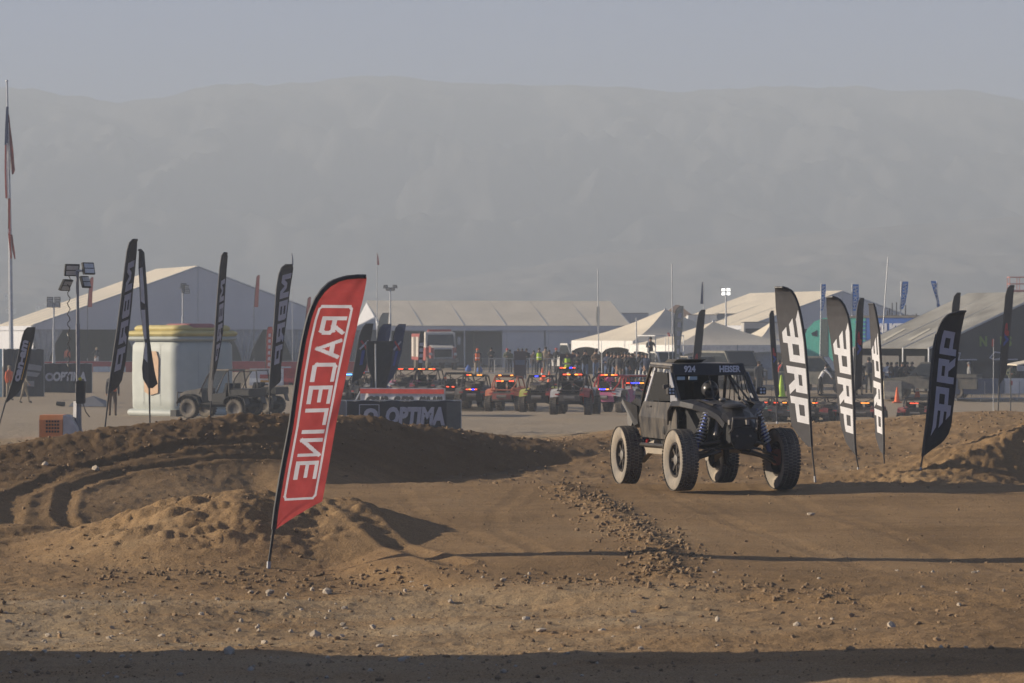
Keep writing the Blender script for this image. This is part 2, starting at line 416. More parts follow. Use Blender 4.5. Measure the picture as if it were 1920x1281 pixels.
# loose clods and gravel
def pebble_mesh(name, spots, seed, octa=False):
    rg = np.random.RandomState(seed)
    ico = bmesh.new(); bmesh.ops.create_icosphere(ico, subdivisions=1, radius=1) if not octa else bmesh.ops.create_uvsphere(ico, u_segments=4, v_segments=2, radius=1)
    bv = np.array([v.co[:] for v in ico.verts]); bf = np.array([[v.index for v in f.verts] for f in ico.faces]); ico.free()
    N = len(spots); nv = len(bv)
    jit = 1 + rg.uniform(-.32, .32, (N, nv, 1)); sc = rg.uniform(.6, 1.25, (N, 1, 3)) * np.array([1, 1, .75])
    ang = rg.uniform(0, 6.28, N); c, s = np.cos(ang), np.sin(ang)
    P = bv[None] * jit * sc * spots[:, None, 3:4]
    x = P[..., 0] * c[:, None] - P[..., 1] * s[:, None]; y = P[..., 0] * s[:, None] + P[..., 1] * c[:, None]
    P = np.stack([x, y, P[..., 2]], -1) + spots[:, None, :3]
    fs = (bf[None] + (np.arange(N) * nv)[:, None, None]).reshape(-1, 3)
    me = np_mesh(name, P.reshape(-1, 3), fs, False)
    return me
def scatter(n, xr, yr, smin, smax, seed, dens=None, power=3.0):
    rg = np.random.RandomState(seed); X = rg.uniform(-1, 1, n * 4); Y = rg.uniform(*yr, n * 4)
    X = xr[0] + (X + 1) / 2 * (xr[1] - xr[0])
    if dens is not None:
        k = rg.uniform(0, 1, n * 4) < dens(X, Y); X = X[k]; Y = Y[k]
    X = X[:n]; Y = Y[:n]; r = smin + (smax - smin) * rg.uniform(0, 1, len(X)) ** power
    Z = terrain(X, Y) + r * .25
    return np.stack([X, Y, Z, r], -1)
mclod = mat('clod', (.235, .165, .10), .95, var=.3, scale=3, spec=.1)
mstone = mat('pale_stone', (.40, .34, .265), .9, var=.25, scale=2, spec=.2)
rm = lambda X, Y: 1 - .93 * ramp_mask(X, Y) * sm(28, 30.5, Y)
s1 = scatter(4500, (-9, 9), (20.5, 46), .005, .032, 11, rm, 4.0)
s2 = scatter(4500, (-13, 13), (46, 74), .012, .05, 12)
rg = np.random.RandomState(5); k = 2600; t = rg.uniform(0, 1, k)
cx = np.interp(t, np.linspace(0, 1, 5), [p[0] for p in CLODS]) + rg.normal(0, .24, k); cy = np.interp(t, np.linspace(0, 1, 5), [p[1] for p in CLODS])
r = .004 + .034 * rg.uniform(0, 1, k) ** 4; s3 = np.stack([cx, cy, terrain(cx, cy) + r * .3, r], -1)
# the ragged toe of the ramp and the flank of the heap
k = 1200; cx = rg.uniform(-4.5, 3.2, k); cy = np.interp(cx, [-4.5, -1, .5, 3.2], [30.4, 29.8, 28.6, 26.6]) + rg.normal(0, .45, k)
r = .006 + .030 * rg.uniform(0, 1, k) ** 4; s4 = np.stack([cx, cy, terrain(cx, cy) + r * .3, r], -1)
me = pebble_mesh('loose_clods', np.concatenate([s1, s2, s3, s4]), 4); me.materials.append(mclod); tag(link('loose_clods', me), 'loose brown clods of dirt strewn over the track', 'dirt clods', kind='stuff')
s5 = scatter(550, (-7, 6), (20.8, 29.5), .007, .036, 21, lambda X, Y: .25 + .75 * sm(3, -2, X))
me = pebble_mesh('gravel', s5, 6); me.materials.append(mstone); tag(link('gravel', me), 'pale gravel scattered along the near edge of the track', 'gravel', kind='stuff')
s6 = scatter(26000, (-8, 8), (20.8, 44), .003, .012, 41, lambda X, Y: 1 - .6 * ramp_mask(X, Y) * sm(28, 30.5, Y), 2.0)
me = pebble_mesh('crumbs', s6, 8, True); me.materials.append(mclod); tag(link('crumbs', me), 'fine dirt crumbs covering the near track surface', 'dirt crumbs', kind='stuff')
# single stones large enough to point at
for i, (px, py, r) in enumerate([(430, 1213, .05), (985, 1150, .045), (612, 1092, .06), (1187, 1137, .05), (1670, 1182, .04), (1520, 990, .05), (360, 958, .06), (180, 935, .06), (85, 935, .06), (590, 1162, .05), (1015, 1172, .045), (700, 1150, .045), (845, 1108, .04), (1345, 1165, .035), (505, 1092, .055)]):
    d = 2.5 * F / (py - YH); x = (px - 960) / F * d
    me = pebble_mesh('rock', np.array([[0, 0, 0, r]]), 30 + i); me.materials.append(mstone)
    o = link('rock', me, ground); o.location = (x, d, gzf(x, d) + r * .35)

# ------------------------------------------------------------------ hills beyond the valley
HILL = {}
def hills(name, D, depth, prof, base, amp, seed, col):
    px = np.linspace(-700, 2620, 420); top = np.interp(px, [p[0] for p in prof], [p[1] for p in prof])
    vs = np.linspace(0, 1, 90); PX, V = np.meshgrid(px, vs); TOP = np.meshgrid(top, vs)[0]
    Y = D + depth * V; X = (PX - 960) / F * (D + depth)
    zt = CAMH - (TOP - YH) / F * (D + depth)
    wx, wy = X / (D * .09) + seed, Y / (D * .06)
    rid = 1 - np.abs(fbm(wx + .5 * V, wy * .55, 5, .55)) * 1.3
    prof_v = V ** .8
    Z = base + (zt - base) * prof_v + amp * (rid - .6) * np.sin(np.pi * np.clip(V, 0, 1)) ** .8 + amp * .05 * fbm(wx * 6, wy * 6, 3) * V
    HILL[name] = (X, Y, Z)
    c = np.stack([X, Y, Z], -1).reshape(-1, 3); i = np.arange(X.size).reshape(X.shape)
    qq = np.stack([i[:-1, :-1], i[:-1, 1:], i[1:, 1:], i[1:, :-1]], -1).reshape(-1, 4)
    me = np_mesh(name, c, qq); me.materials.append(mat(name + '_scrub', col, .95, var=.35, scale=.03, spec=.1)); tag(link(name, me), kind='structure')
hills('mountains', 1520, 560, [(-700, 190), (-200, 150), (0, 164), (60, 167), (110, 180), (150, 181), (225, 192), (300, 183), (400, 160), (460, 156), (520, 160), (600, 152), (700, 141), (760, 143), (860, 155), (960, 161), (1060, 158), (1150, 162), (1290, 174), (1370, 164), (1500, 162), (1610, 164), (1700, 172), (1790, 167), (1860, 178), (1920, 190), (2200, 150), (2620, 200)], -.8, 38, 3.1, (.075, .072, .068))
hills('foothills', 1200, 240, [(-700, 470), (0, 488), (140, 500), (300, 520), (520, 535), (700, 545), (1000, 500), (1100, 478), (1350, 455), (1600, 430), (1920, 405), (2600, 380)], -.8, 7, 8.7, (.15, .135, .12))
# ------------------------------------------------------------------ flags
mpole = mat('black_pole', (.03, .03, .032), .5)
msteel = mat('galvanised_steel', (.42, .43, .44), .45, .6)
mcloth = dict(
    red=mat('red_banner_cloth', (.33, .055, .055), .7, var=.14, scale=7, trans=.5),
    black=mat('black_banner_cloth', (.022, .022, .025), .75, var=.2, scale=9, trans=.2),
    lit_side=mat('lit_side_banner_cloth', (.058, .056, .060), .75, var=.12, scale=9, trans=.2),  # black flag cloth in a lighter tone, standing in for sunlit sides
    grey=mat('grey_banner_cloth', (.17, .185, .19), .75, var=.1, scale=9, trans=.25),
    blue=mat('blue_banner_cloth', (.035, .115, .36), .7, var=.1, scale=9, trans=.4),
    navy=mat('navy_banner_cloth', (.03, .04, .09), .7, var=.1, scale=9, trans=.3),
    dull=mat('dull_red_cloth', (.20, .05, .045), .7, var=.1, scale=9, trans=.4),
    white=mat('white_banner_cloth', (.70, .70, .70), .7, var=.06, scale=9, trans=.35))
mwhite = mat('white_print', (.78, .78, .80), .6, var=.05, trans=.3)
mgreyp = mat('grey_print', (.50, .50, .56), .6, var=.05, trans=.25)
mredp = mat('red_print', (.45, .04, .045), .6, var=.05, trans=.25)
mbluep = mat('blue_print', (.05, .08, .34), .6, var=.05, trans=.25)
myelp = mat('amber_print', (.62, .33, .03), .6, var=.05, trans=.25)

# letters as heavy strokes (cap height 1), for the wide technical face on the red flag
def racefont():
    w = .20
    L = {'R': [[(0, 0), (0, 1), (.72, 1), (.82, .86), (.82, .62), (.72, .48), (0, .48)], [(.42, .48), (.82, 0)]],
         'A': [[(0, 0), (.46, 1), (.92, 0)], [(.2, .32), (.72, .32)]],
         'C': [[(.85, 1), (.1, 1), (0, .9), (0, .1), (.1, 0), (.85, 0)]],
         'E': [[(.82, 1), (0, 1), (0, 0), (.82, 0)], [(0, .5), (.74, .5)]],
         'L': [[(0, 1), (0, 0), (.78, 0)]], 'I': [[(0, 0), (0, 1)]],
         'N': [[(0, 0), (0, 1), (.85, 0), (.85, 1)]]}
    x = 0; out = []
    for ch in 'RACELINE':
        for pl in L[ch]:
            out += stroke_polys([[(a + x, b) for a, b in pl]], w)
        x += max(a for pl in L[ch] for a, b in pl) + .46
    return out
def block_letters(s, slant=.0):
    """heavy squared letters built from closed outlines"""
    L = {'P': [[(0, 0), (.24, 0), (.24, 1), (0, 1)], [(.24, .76), (.70, .76), (.84, 1), (.24, 1)], [(.60, .36), (.84, .22), (.84, 1), (.60, .80)], [(.24, .22), (.84, .22), (.70, .44), (.24, .44)]],
         'R': [[(0, 0), (.24, 0), (.24, 1), (0, 1)], [(.24, .76), (.84, .76), (.84, 1), (.24, 1)], [(.60, .40), (.84, .40), (.84, 1), (.60, 1)], [(.24, .36), (.84, .36), (.84, .58), (.24, .58)], [(.40, .40), (.70, .40), (.95, 0), (.66, 0)]],
         'B': [[(0, 0), (.24, 0), (.24, 1), (0, 1)], [(.24, .80), (.84, .80), (.84, 1), (.24, 1)], [(.24, .40), (.84, .40), (.84, .60), (.24, .60)], [(.24, 0), (.84, 0), (.84, .2), (.24, .2)], [(.62, .08), (.88, .08), (.88, .92), (.62, .92)]],
         'M': [[(0, 0), (.24, 0), (.24, 1), (0, 1)], [(.84, 0), (1.08, 0), (1.08, 1), (.84, 1)], [(.1, 1), (.34, 1), (.66, .30), (.42, .30)], [(.98, 1), (.74, 1), (.42, .30), (.66, .30)]],
         '=': [[(.0, .78), (.62, .78), (.62, 1), (-.34, 1)], [(.2, .40), (.62, .40), (.62, .62), (-.02, .62)], [(.50, .0), (.62, 0), (.62, .24), (.30, .24)]]}
    x = 0; out = []
    for ch in s:
        for pl in L[ch]: out.append([(a + x + slant * b, b) for a, b in pl])
        x += {'=': .60, 'M': 1.2}.get(ch, 1.0)
    return out

def flag_grid(rows, d, yaw, ripple, seed, nr=40, nc=10):
    """rows: photo scanlines (y, x of the pole edge, x of the free edge) from top to bottom; yaw = depth of the free edge per metre of width"""
    ys = [r[0] for r in rows]; xl = [r[1] for r in rows]; xr = [r[2] for r in rows]
    y0, y1 = ys[0], ys[-1]; wmax = max(abs(a - b) for _, a, b in rows) / F * d
    def P(t, v, off=0.0):
        y = y0 + (y1 - y0) * t; a = np.interp(y, ys, xl); b = np.interp(y, ys, xr)
        p = W(a + (b - a) * v, y, d); w = abs(b - a) / F * d * v
        p.y += yaw * w + ripple * v * (math.sin(t * 9 + seed + v * 3) + .6 * math.sin(t * 23 + seed * 2 + v * 6) + .30 * math.sin(t * 31 + v * 17 + seed)) * wmax
        p.y += off * 1.0
        return p
    return P
def feather_flag(name, label, rows, base, d, cloth, yaw=.4, ripple=.05, seed=1, group=None, pole=mpole, sleeve=True, cat='feather flag', pr=.013, basey=None):
    P = flag_grid(rows, d, yaw, ripple, seed); nr, nc = 72, 12
    B = W(base[0], base[1], d); foot = P(1, 0); dz = B.z - gz(B.x, B.y); B = B + (B - foot).normalized() * max(0, dz) if dz > 0 else B; B.z = gz(B.x, B.y)
    t = thing(name, label, cat, B, 0, group)
    loc = lambda p: p - B
    vs = []; fs = []
    for i in range(nr + 1):
        for j in range(nc + 1): vs.append(loc(P((i / nr) ** 1.6, j / nc)))
    for i in range(nr):
        for j in range(nc):
            a = i * (nc + 1) + j; fs.append((a, a + 1, a + nc + 2, a + nc + 1))
    o = MB().add(vs, fs).build('banner', cloth, t, True)
    edge = [loc(P((i / 30) ** 2.4, 0)) for i in range(31)]
    # top arch of the pole runs on past the highest row to the free corner
    arch = [loc(P(0, k / 6)) for k in range(6, 0, -1)]
    bottom = edge[-1]; path = [Vector((0, 0, -.12)), Vector((0, 0, .0)), bottom * .5] + [Vector(p) for p in edge[::-1]] + arch[::-1]
    rr = [pr * 1.1] * 3 + [pr * (1.25 - .75 * k / 30) for k in range(31)] + [pr * .45] * 6
    MB().tube(path, rr, 6).build('pole', pole, t, True)
    if sleeve:
        MB().tube([Vector(p) for p in edge[::-1]] + arch[::-1], [pr * 2.1] * 25 + [pr * 1.7] * 12, 6).build('sleeve', mpole, t, True)
    MB().tube([(0, 0, -.1), bottom * .16], pr * 1.7, 6).build('ground_stake', msteel, t)
    t['_'] = 0; del t['_']
    return t, P, B
def flag_print(t, P, B, polys, fn, m, name='lettering', both=True, off=.010, sx=.08, sy=.12):
    map_polys(polys, lambda x, y: P(*fn(x, y), -off) - B, name, m, t, sx, sy)
    if both: map_polys(polys, lambda x, y: P(*fn(x, y), off) - B, name, m, t, sx, sy)

# --- the big red flag on the heap
rows = [(518.5, 672, 686), (520, 652, 686), (524, 636, 685), (532, 619, 683), (545, 605, 680), (562, 593, 676), (580, 585, 671), (600, 578, 667), (640, 569, 658), (700, 559, 645), (735, 554, 638), (800, 545, 625), (880, 530, 611), (945, 519, 599), (950, 518, 588), (970, 516, 552), (993, 513, 517)]
t, P, B = feather_flag('feather_flag', 'red feather flag with mirrored white name in a frame, leaning from the heap', rows, (503, 1070), 31.0, mcloth['red'], 1.0, .045, 2, pr=.014)
rp = racefont(); rw = poly_width(rp)
fr = [(.015, .02), (.985, .02), (1, .08), (1, .92), (.985, .98), (.015, .98), (0, .92), (0, .08), (.015, .02)]
ink = [[(.165 + x / rw * .640, .31 + (1 - y) * .42) for x, y in f] for f in rp] + [[(.118 + x / 10 * .765, .13 + y / 2 * .70) for x, y in f] for f in stroke_polys([[(a * 10, b * 2) for a, b in fr]], .13)]
def printed_banner(t, P, B, ink, m_ink, nr=330, nc=64):
    """weave the print into the cloth itself, so that light comes through letters and ground alike"""
    o = [c for c in t.children if c.name.startswith('banner')][0]; base = o.data.materials[0]
    T, V = np.meshgrid((np.arange(nr) + .5) / nr, (np.arange(nc) + .5) / nc, indexing='ij'); M = np.zeros(T.shape, bool)
    for f in ink:
        sg = []
        for k in range(len(f)):
            (x0, y0), (x1, y1) = f[k], f[(k + 1) % len(f)]; sg.append((x1 - x0) * (V - y0) - (y1 - y0) * (T - x0))
        sg = np.array(sg); M |= np.all(sg >= 0, 0) | np.all(sg <= 0, 0)
    vs = [P(i / nr, j / nc) - B for i in range(nr + 1) for j in range(nc + 1)]
    me = MB().add(vs, [(i * (nc + 1) + j, i * (nc + 1) + j + 1, (i + 1) * (nc + 1) + j + 1, (i + 1) * (nc + 1) + j) for i in range(nr) for j in range(nc)]).mesh('banner')
    me.polygons.foreach_set('use_smooth', [True] * (nr * nc)); me.materials.append(base); me.materials.append(m_ink)
    me.polygons.foreach_set('material_index', M.ravel().astype(np.int32)); o.data = me
printed_banner(t, P, B, ink, mat('pale_flag_print', (.50, .50, .55), .65, var=.08, trans=.5))

# --- flags beside the jump: cloth and print coloured lit on three, shaded on one
def prp(label, rows, base, d, yaw, cloth, ink, t0, t1, v0, v1, up=False, seed=1, group=None):
    t, P, B = feather_flag('feather_flag', label, rows, base, d, cloth, yaw, .035, seed, group, pr=.011)
    pl = block_letters('=PRP', .10); x0 = min(x for f in pl for x, y in f); pw = poly_width(pl) - x0
    if not up: fn = lambda x, y: (t0 + (x - x0) / pw * (t1 - t0), v1 - y * (v1 - v0))
    else: fn = lambda x, y: (t1 - (x - x0) / pw * (t1 - t0), v0 + (1 - y) * (v1 - v0))
    flag_print(t, P, B, pl, fn, ink, sx=.2, sy=.25)
g1 = 'charcoal feather flags in a row beside the jump'
prp('sunlit charcoal feather flag with white letters, the tallest, nearest the black race buggy', [(539, 1468, 1455), (541, 1476, 1455), (546, 1484, 1456), (555, 1490, 1457), (570, 1496, 1458), (590, 1501, 1460), (612, 1505, 1463), (640, 1509, 1466), (700, 1514, 1474), (760, 1518, 1482), (800, 1520, 1488), (822, 1521, 1502), (838, 1522, 1516)], (1529, 908), 45, 1.1, mcloth['lit_side'], mwhite, .14, .86, .06, .86, seed=3)
prp('charcoal feather flag with white letters, middle one of the three sunlit ones', [(557, 1562, 1552), (559, 1569, 1552), (564, 1576, 1553), (574, 1583, 1554), (592, 1590, 1556), (620, 1595, 1560), (700, 1598, 1570), (760, 1601, 1576), (800, 1602, 1580), (830, 1603, 1588), (846, 1604, 1598), (853, 1605, 1603)], (1610, 905), 47.6, 1.4, mcloth['lit_side'], mwhite, .16, .87, .06, .90, seed=5)
prp('narrow sunlit charcoal feather flag with white letters, turned almost edge-on', [(570, 1638, 1631), (580, 1641, 1632), (620, 1648, 1635), (700, 1653, 1640), (780, 1656, 1643), (820, 1657, 1645), (845, 1657, 1651), (852, 1657, 1656)], (1659, 902), 50.2, 2.4, mcloth['lit_side'], mwhite, .17, .87, .08, .95, seed=7)
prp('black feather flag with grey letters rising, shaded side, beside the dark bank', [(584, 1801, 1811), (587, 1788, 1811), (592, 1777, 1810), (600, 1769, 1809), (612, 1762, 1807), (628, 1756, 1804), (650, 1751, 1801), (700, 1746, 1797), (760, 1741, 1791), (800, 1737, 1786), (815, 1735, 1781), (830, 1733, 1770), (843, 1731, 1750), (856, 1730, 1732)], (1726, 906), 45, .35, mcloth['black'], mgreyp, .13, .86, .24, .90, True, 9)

# --- tall black flags behind the left bank
def mbrp(label, rows, base, d, yaw, t0, t1, ink, cloth=mcloth['black'], seed=1, v0=.22, v1=.86, ripple=.05):
    t, P, B = feather_flag('feather_flag', label, rows, base, d, cloth, yaw, ripple, seed, 'tall black flags behind the banked turn', pr=.02)
    pl = block_letters('MBRP', .12); pw = poly_width(pl)
    flag_print(t, P, B, pl, lambda x, y: (t0 + x / pw * (t1 - t0), v0 + (1 - y) * (v1 - v0)), ink, off=.018, sx=.25, sy=.3)
mbrp('tall black feather flag with grey letters in front of the person in a red vest', [(450, 249, 257), (456, 244, 256), (470, 240, 255), (500, 236, 252), (560, 229, 246), (620, 221, 240), (680, 212, 233), (715, 207, 226), (728, 205, 218), (738, 204, 206)], (197, 800), 77, .9, .13, .86, mgreyp, seed=2)
t, P, B = feather_flag('feather_flag', 'twisted black and white feather flag hanging in front of the inflatable bin', [(469, 264, 260), (474, 268, 259), (500, 270, 258), (540, 273, 260), (580, 275, 262), (620, 277, 266), (645, 278, 271), (660, 279, 268), (690, 280, 264), (710, 280, 266), (728, 280, 278)], (281, 788), 77, mcloth['lit_side'], .9, .08, 4, 'tall black flags behind the banked turn', pr=.02)
flag_print(t, P, B, [[(0, .1), (2.2, .1), (2.0, .9), (.1, .8)], [(2.5, 0), (4.2, .2), (4.2, 1), (2.5, .9)], [(4.4, .1), (5.6, .1), (5.3, .9), (4.4, .9)]], lambda x, y: (.12 + x / 8, .02 + y * .95), mwhite, off=.03, sx=.3, sy=.3)
P2 = flag_grid([(632, 279, 280), (660, 280, 284), (700, 281, 290), (722, 281, 295), (728, 281, 286)], 76.9, .6, .05, 3)
MB().add([P2(i / 12, j / 5) - B for i in range(13) for j in range(6)], [(i * 6 + j, i * 6 + j + 1, i * 6 + j + 7, i * 6 + j + 6) for i in range(12) for j in range(5)]).build('banner', mcloth['black'], t, True)
t, P, B = feather_flag('feather_flag', 'slender black feather flag folded double in front of the inflatable bin corner', [(475, 420, 425), (480, 417, 426), (500, 414, 424), (560, 409, 420), (620, 405, 417), (660, 402, 411), (690, 400, 406), (712, 398, 399)], (394, 786), 79, mcloth['black'], 1.4, .05, 6, 'tall black flags behind the banked turn', pr=.02)
pl = block_letters('MBRP', .12); pw = poly_width(pl)
flag_print(t, P, B, pl, lambda x, y: (.2 + x / pw * .66, .25 + (1 - y) * .6), mgreyp, off=.018, sx=.25, sy=.3)
P2 = flag_grid([(618, 404, 402), (650, 402, 398), (690, 400, 393), (735, 398, 388), (752, 397, 390)], 78.95, 1.0, .05, 3)
MB().add([P2(i / 12, j / 5) - B for i in range(13) for j in range(6)], [(i * 6 + j, i * 6 + j + 1, i * 6 + j + 7, i * 6 + j + 6) for i in range(12) for j in range(5)]).build('banner', mcloth['lit_side'], t, True)
mbrp('tall black feather flag with grey letters, its free edge curling, beside the red flag', [(497, 536, 548), (503, 529, 549), (515, 524, 547), (540, 520, 543), (600, 516, 536), (650, 512, 530), (690, 509, 526), (715, 507, 526), (724, 506, 516), (732, 506, 507)], (505, 785), 82, .8, .06, .80, mgreyp, seed=8, v0=.25, v1=.92)

# --- smaller flags in the pits
def simple_flag(label, rows, base, d, cloth, yaw=.5, seed=1, group=None, word=None, ink=None, t0=.3, t1=.8, v0=.25, v1=.75, rev=False, shear=.0):
    t, P, B = feather_flag('feather_flag', label, rows, base, d, cloth, yaw, .04, seed, group, pr=.02, sleeve=False)
    if word:
        pl = text_polys(word, .05, shear) if word[0] != '#' else [[(k * .9, .08 * (k % 2)), (k * .9 + .6, 0), (k * .9 + .55, 1), (k * .9 + .05, .95)] for k in range(len(word))]   # unreadable lettering stays unreadable
        pw = poly_width(pl)
        if rev: fn = lambda x, y: (t1 - x / pw * (t1 - t0), v0 + (1 - y) * (v1 - v0))
        else: fn = lambda x, y: (t0 + x / pw * (t1 - t0), v1 - y * (v1 - v0))
        flag_print(t, P, B, pl, fn, ink, off=.02, sx=.4, sy=0)
        if word[0] == '#':
            for o in t.children:
                if o.name.startswith('lettering'): tag(o, kind='stuff')
    return t, P, B
t, P, B = simple_flag('leaning black feather flag with white lettering and amber stripe by a dark panel', [(614, 52, 66), (620, 46, 65), (632, 42, 63), (650, 38, 59), (680, 32, 53), (710, 25, 46), (730, 19, 38), (742, 15, 28), (755, 10, 13)], (4, 776), 84, mcloth['black'], .3, 3, None, 'can-am', mgreyp, .17, .72, .14, .62, True, .2)
flag_print(t, P, B, [[(0, 0), (1, 0), (1, 1), (0, 1)]], lambda x, y: (.2 + x * .5, .70 + y * .07), myelp, 'printed_stripe', off=.02, sx=.2, sy=0)
for i, (rw_, base, lab) in enumerate([
    ([(607, 686, 700), (614, 680, 699), (630, 674, 696), (660, 669, 692), (690, 664, 686), (708, 661, 678), (718, 659, 662)], (657, 735), 'dark feather flag with a small crossed emblem, leftmost of three behind the white banner'),
    ([(608, 719, 734), (615, 712, 733), (630, 708, 731), (660, 704, 727), (700, 698, 719), (722, 695, 710), (730, 694, 697)], (691, 742), 'dark feather flag with a small crossed emblem, half hidden by the hanging black flag'),
    ([(608, 748, 761), (615, 742, 760), (630, 738, 757), (660, 734, 753), (690, 729, 745), (708, 726, 737), (720, 725, 727)], (723, 738), 'dark feather flag with a small crossed emblem, beside the fire truck')]):
    t, P, B = simple_flag(lab, rw_, base, 118, mcloth['navy'] if i else mcloth['black'], .4, i + 2, 'dark flags behind the white banner')
    flag_print(t, P, B, stroke_polys([[(0, 0), (1, 1)]], .3), lambda x, y: (.30 + x * .12, .25 + y * .5), mredp, 'emblem', off=.02, sx=0, sy=0)
    flag_print(t, P, B, stroke_polys([[(0, 1), (1, 0)]], .3), lambda x, y: (.30 + x * .12, .25 + y * .5), mgreyp, 'emblem', off=.025, sx=0, sy=0)
    flag_print(t, P, B, [[(0, 0), (1, 0), (1, 1), (0, 1)]], lambda x, y: (.45 + x * .25, .4 + y * .25), mbluep, 'emblem', off=.02, sx=0, sy=0)
simple_flag('pale dark-grey feather flag rising behind the dark emblem flags', [(587, 718, 729), (595, 713, 728), (610, 709, 727), (650, 706, 722), (690, 703, 715), (702, 702, 704)], (700, 720), 160, mcloth['grey'], .4, 5)
# black flag sagging on a pole
t, P, B = simple_flag('wide black flag sagging from the top of a pale pole', [(640, 688, 736), (646, 687, 738), (680, 689, 734), (700, 694, 730), (712, 700, 726), (740, 697, 722), (752, 698, 724)], (705, 764), 112, mcloth['black'], .05, 5)
MB().tube([W(705, 764, 111.7) - B, W(704, 645, 111.7) - B], .028, 6).build('pole', msteel, t)
simple_flag('black feather flag with blue-white lettering in front of the fire truck', [(622, 789, 795), (628, 787, 795), (640, 786, 795), (670, 785, 793), (700, 783, 791), (704, 783, 784)], (784, 712), 150, mcloth['black'], 1.0, 4, None, '####', mgreyp, .25, .72, .1, .95)
simple_flag('narrow red feather flag with faint lettering before the left tent', [(613, 503, 510), (620, 500, 511), (640, 499, 511), (690, 498, 510), (714, 497, 509)], (497, 722), 175, mcloth['dull'], .5, 4, None, '########', mwhite, .12, .95, .3, .7)
def vp(label, rows, base, d, t0, t1, seed):
    t, P, B = simple_flag(label, rows, base, d, mcloth['black'], .6, seed, 'black flags with a red and blue monogram', None)
    for ch, a, b, ink in (('V', t0 + (t1 - t0) * .45, t1, mbluep), ('P', t0, t0 + (t1 - t0) * .55, mredp)):
        pl = text_polys(ch, .06); pw = poly_width(pl)
        flag_print(t, P, B, pl, lambda x, y, a=a, b=b, pw=pw: (b - x / pw * (b - a), .22 + (1 - y) * .6), ink, 'monogram', off=.02, sx=0, sy=0)
vp('black feather flag with red and blue monogram standing behind the race buggy roof', [(581, 1316, 1323), (586, 1311, 1323), (596, 1308, 1322), (630, 1304, 1319), (680, 1299, 1314), (735, 1294, 1308), (745, 1293, 1296)], (1291, 775), 112, .50, .72, 3)
vp('slim black feather flag with monogram beside the race buggy windscreen', [(583, 1446, 1451), (590, 1443, 1452), (620, 1444, 1454), (680, 1448, 1458), (740, 1454, 1462), (747, 1456, 1458)], (1457, 790), 95, .42, .60, 4)
vp('black feather flag with monogram between the sunlit charcoal flags', [(559, 1614, 1621), (565, 1610, 1621), (580, 1607, 1620), (620, 1605, 1619), (680, 1604, 1618), (725, 1603, 1616), (733, 1603, 1606)], (1602, 775), 90, .36, .62, 5)
vp('tall black feather flag with monogram by the white banner barricade', [(535, 1895, 1903), (541, 1889, 1903), (555, 1885, 1902), (600, 1882, 1898), (660, 1877, 1893), (700, 1874, 1888), (712, 1873, 1882), (720, 1873, 1875)], (1872, 752), 95, .38, .62, 6)
simple_flag('plain black feather flag tip showing above the shaded black one', [(549, 1795, 1802), (556, 1789, 1802), (570, 1786, 1801), (620, 1783, 1797), (700, 1778, 1790)], (1776, 755), 95, mcloth['black'], .5, 7)
simple_flag('grey feather flag with faint lettering in front of the peaked tent', [(574, 1275, 1282), (580, 1268, 1282), (592, 1265, 1282), (620, 1264, 1280), (650, 1265, 1276), (700, 1265, 1274)], (1266, 712), 150, mcloth['grey'], .5, 8, None, '######', mgreyp, .1, .85, .35, .8)
for (px, y0, y1, lab) in ((172, 520, 536, 'faded red flag tip above the left tent roof, nearer the light tower'), (484, 516, 536, 'faded red flag tip above the left tent roof slope'), (580, 557, 570, 'red lettered flag tip just above the tent eave')):
    simple_flag(lab, [(y0, px, px + 3), (y0 + 3, px - 3, px + 3), (y1 + 14, px - 6, px + 1), (y1 + 40, px - 8, px)], (px - 8, 700), 230, mcloth['dull'], .4, px)

# --- banners and small flags on tall poles
def pole_flag(label, pole, quad, d, cloth, word=None, group=None, pr=.03, cat='flag', seed=1, word_m=mwhite):
    (bx, by), (tx_, ty) = pole; B = sink(W(bx, by, d)); t = thing('pole_flag', label, cat, B, 0, group)
    MB().tube([Vector((0, 0, -.1)), W(tx_, ty, d) - B], [pr * 1.2, pr], 6).build('pole', msteel, t)
    if quad:
        P = flag_grid(quad, d, .5, .06, seed)
        MB().add([P(i / 14, j / 5) - B for i in range(15) for j in range(6)], [(i * 6 + j, i * 6 + j + 1, i * 6 + j + 7, i * 6 + j + 6) for i in range(14) for j in range(5)]).build('banner', cloth, t, True)
        if word:
            pl = text_polys(word, .03); pw = poly_width(pl)
            flag_print(t, P, B, pl, lambda x, y: (.08 + x / pw * .84, .8 - y * .6), word_m, off=.03, sx=.5, sy=0)
    return t
g2 = 'blue banners on tall poles above the trailers'
pole_flag('narrow blue lettered banner on a pole above the teal nose, tapering down', ((1537, 690), (1540, 532)), [(533, 1540, 1549), (545, 1540, 1549), (570, 1538, 1546), (583, 1537, 1542)], 175, mcloth['blue'], 'FALKEN', g2)
pole_flag('straight blue lettered banner on a pole behind the middle charcoal flag', ((1598, 690), (1598, 532)), [(533, 1598, 1611), (560, 1598, 1611), (583, 1598, 1605)], 175, mcloth['blue'], 'FALKEN', g2)
pole_flag('slanting blue lettered banner on a pole above the blue trailer', ((1686, 690), (1690, 527)), [(528, 1692, 1704), (545, 1690, 1703), (570, 1688, 1698), (580, 1687, 1693)], 175, mcloth['blue'], 'FALKEN', g2)
pole_flag('twisted blue banner narrowing to its foot above the dark awning roof', ((1757, 690), (1757, 526)), [(527, 1745, 1757), (545, 1750, 1758), (560, 1755, 1760), (576, 1758, 1763)], 175, mcloth['blue'], 'FALK', g2)
pole_flag('small dark flag on a thin pole behind the peaked tents', ((1321, 690), (1319, 528)), [(529, 1316, 1319), (545, 1315, 1319), (570, 1313, 1320)], 190, mcloth['navy'])
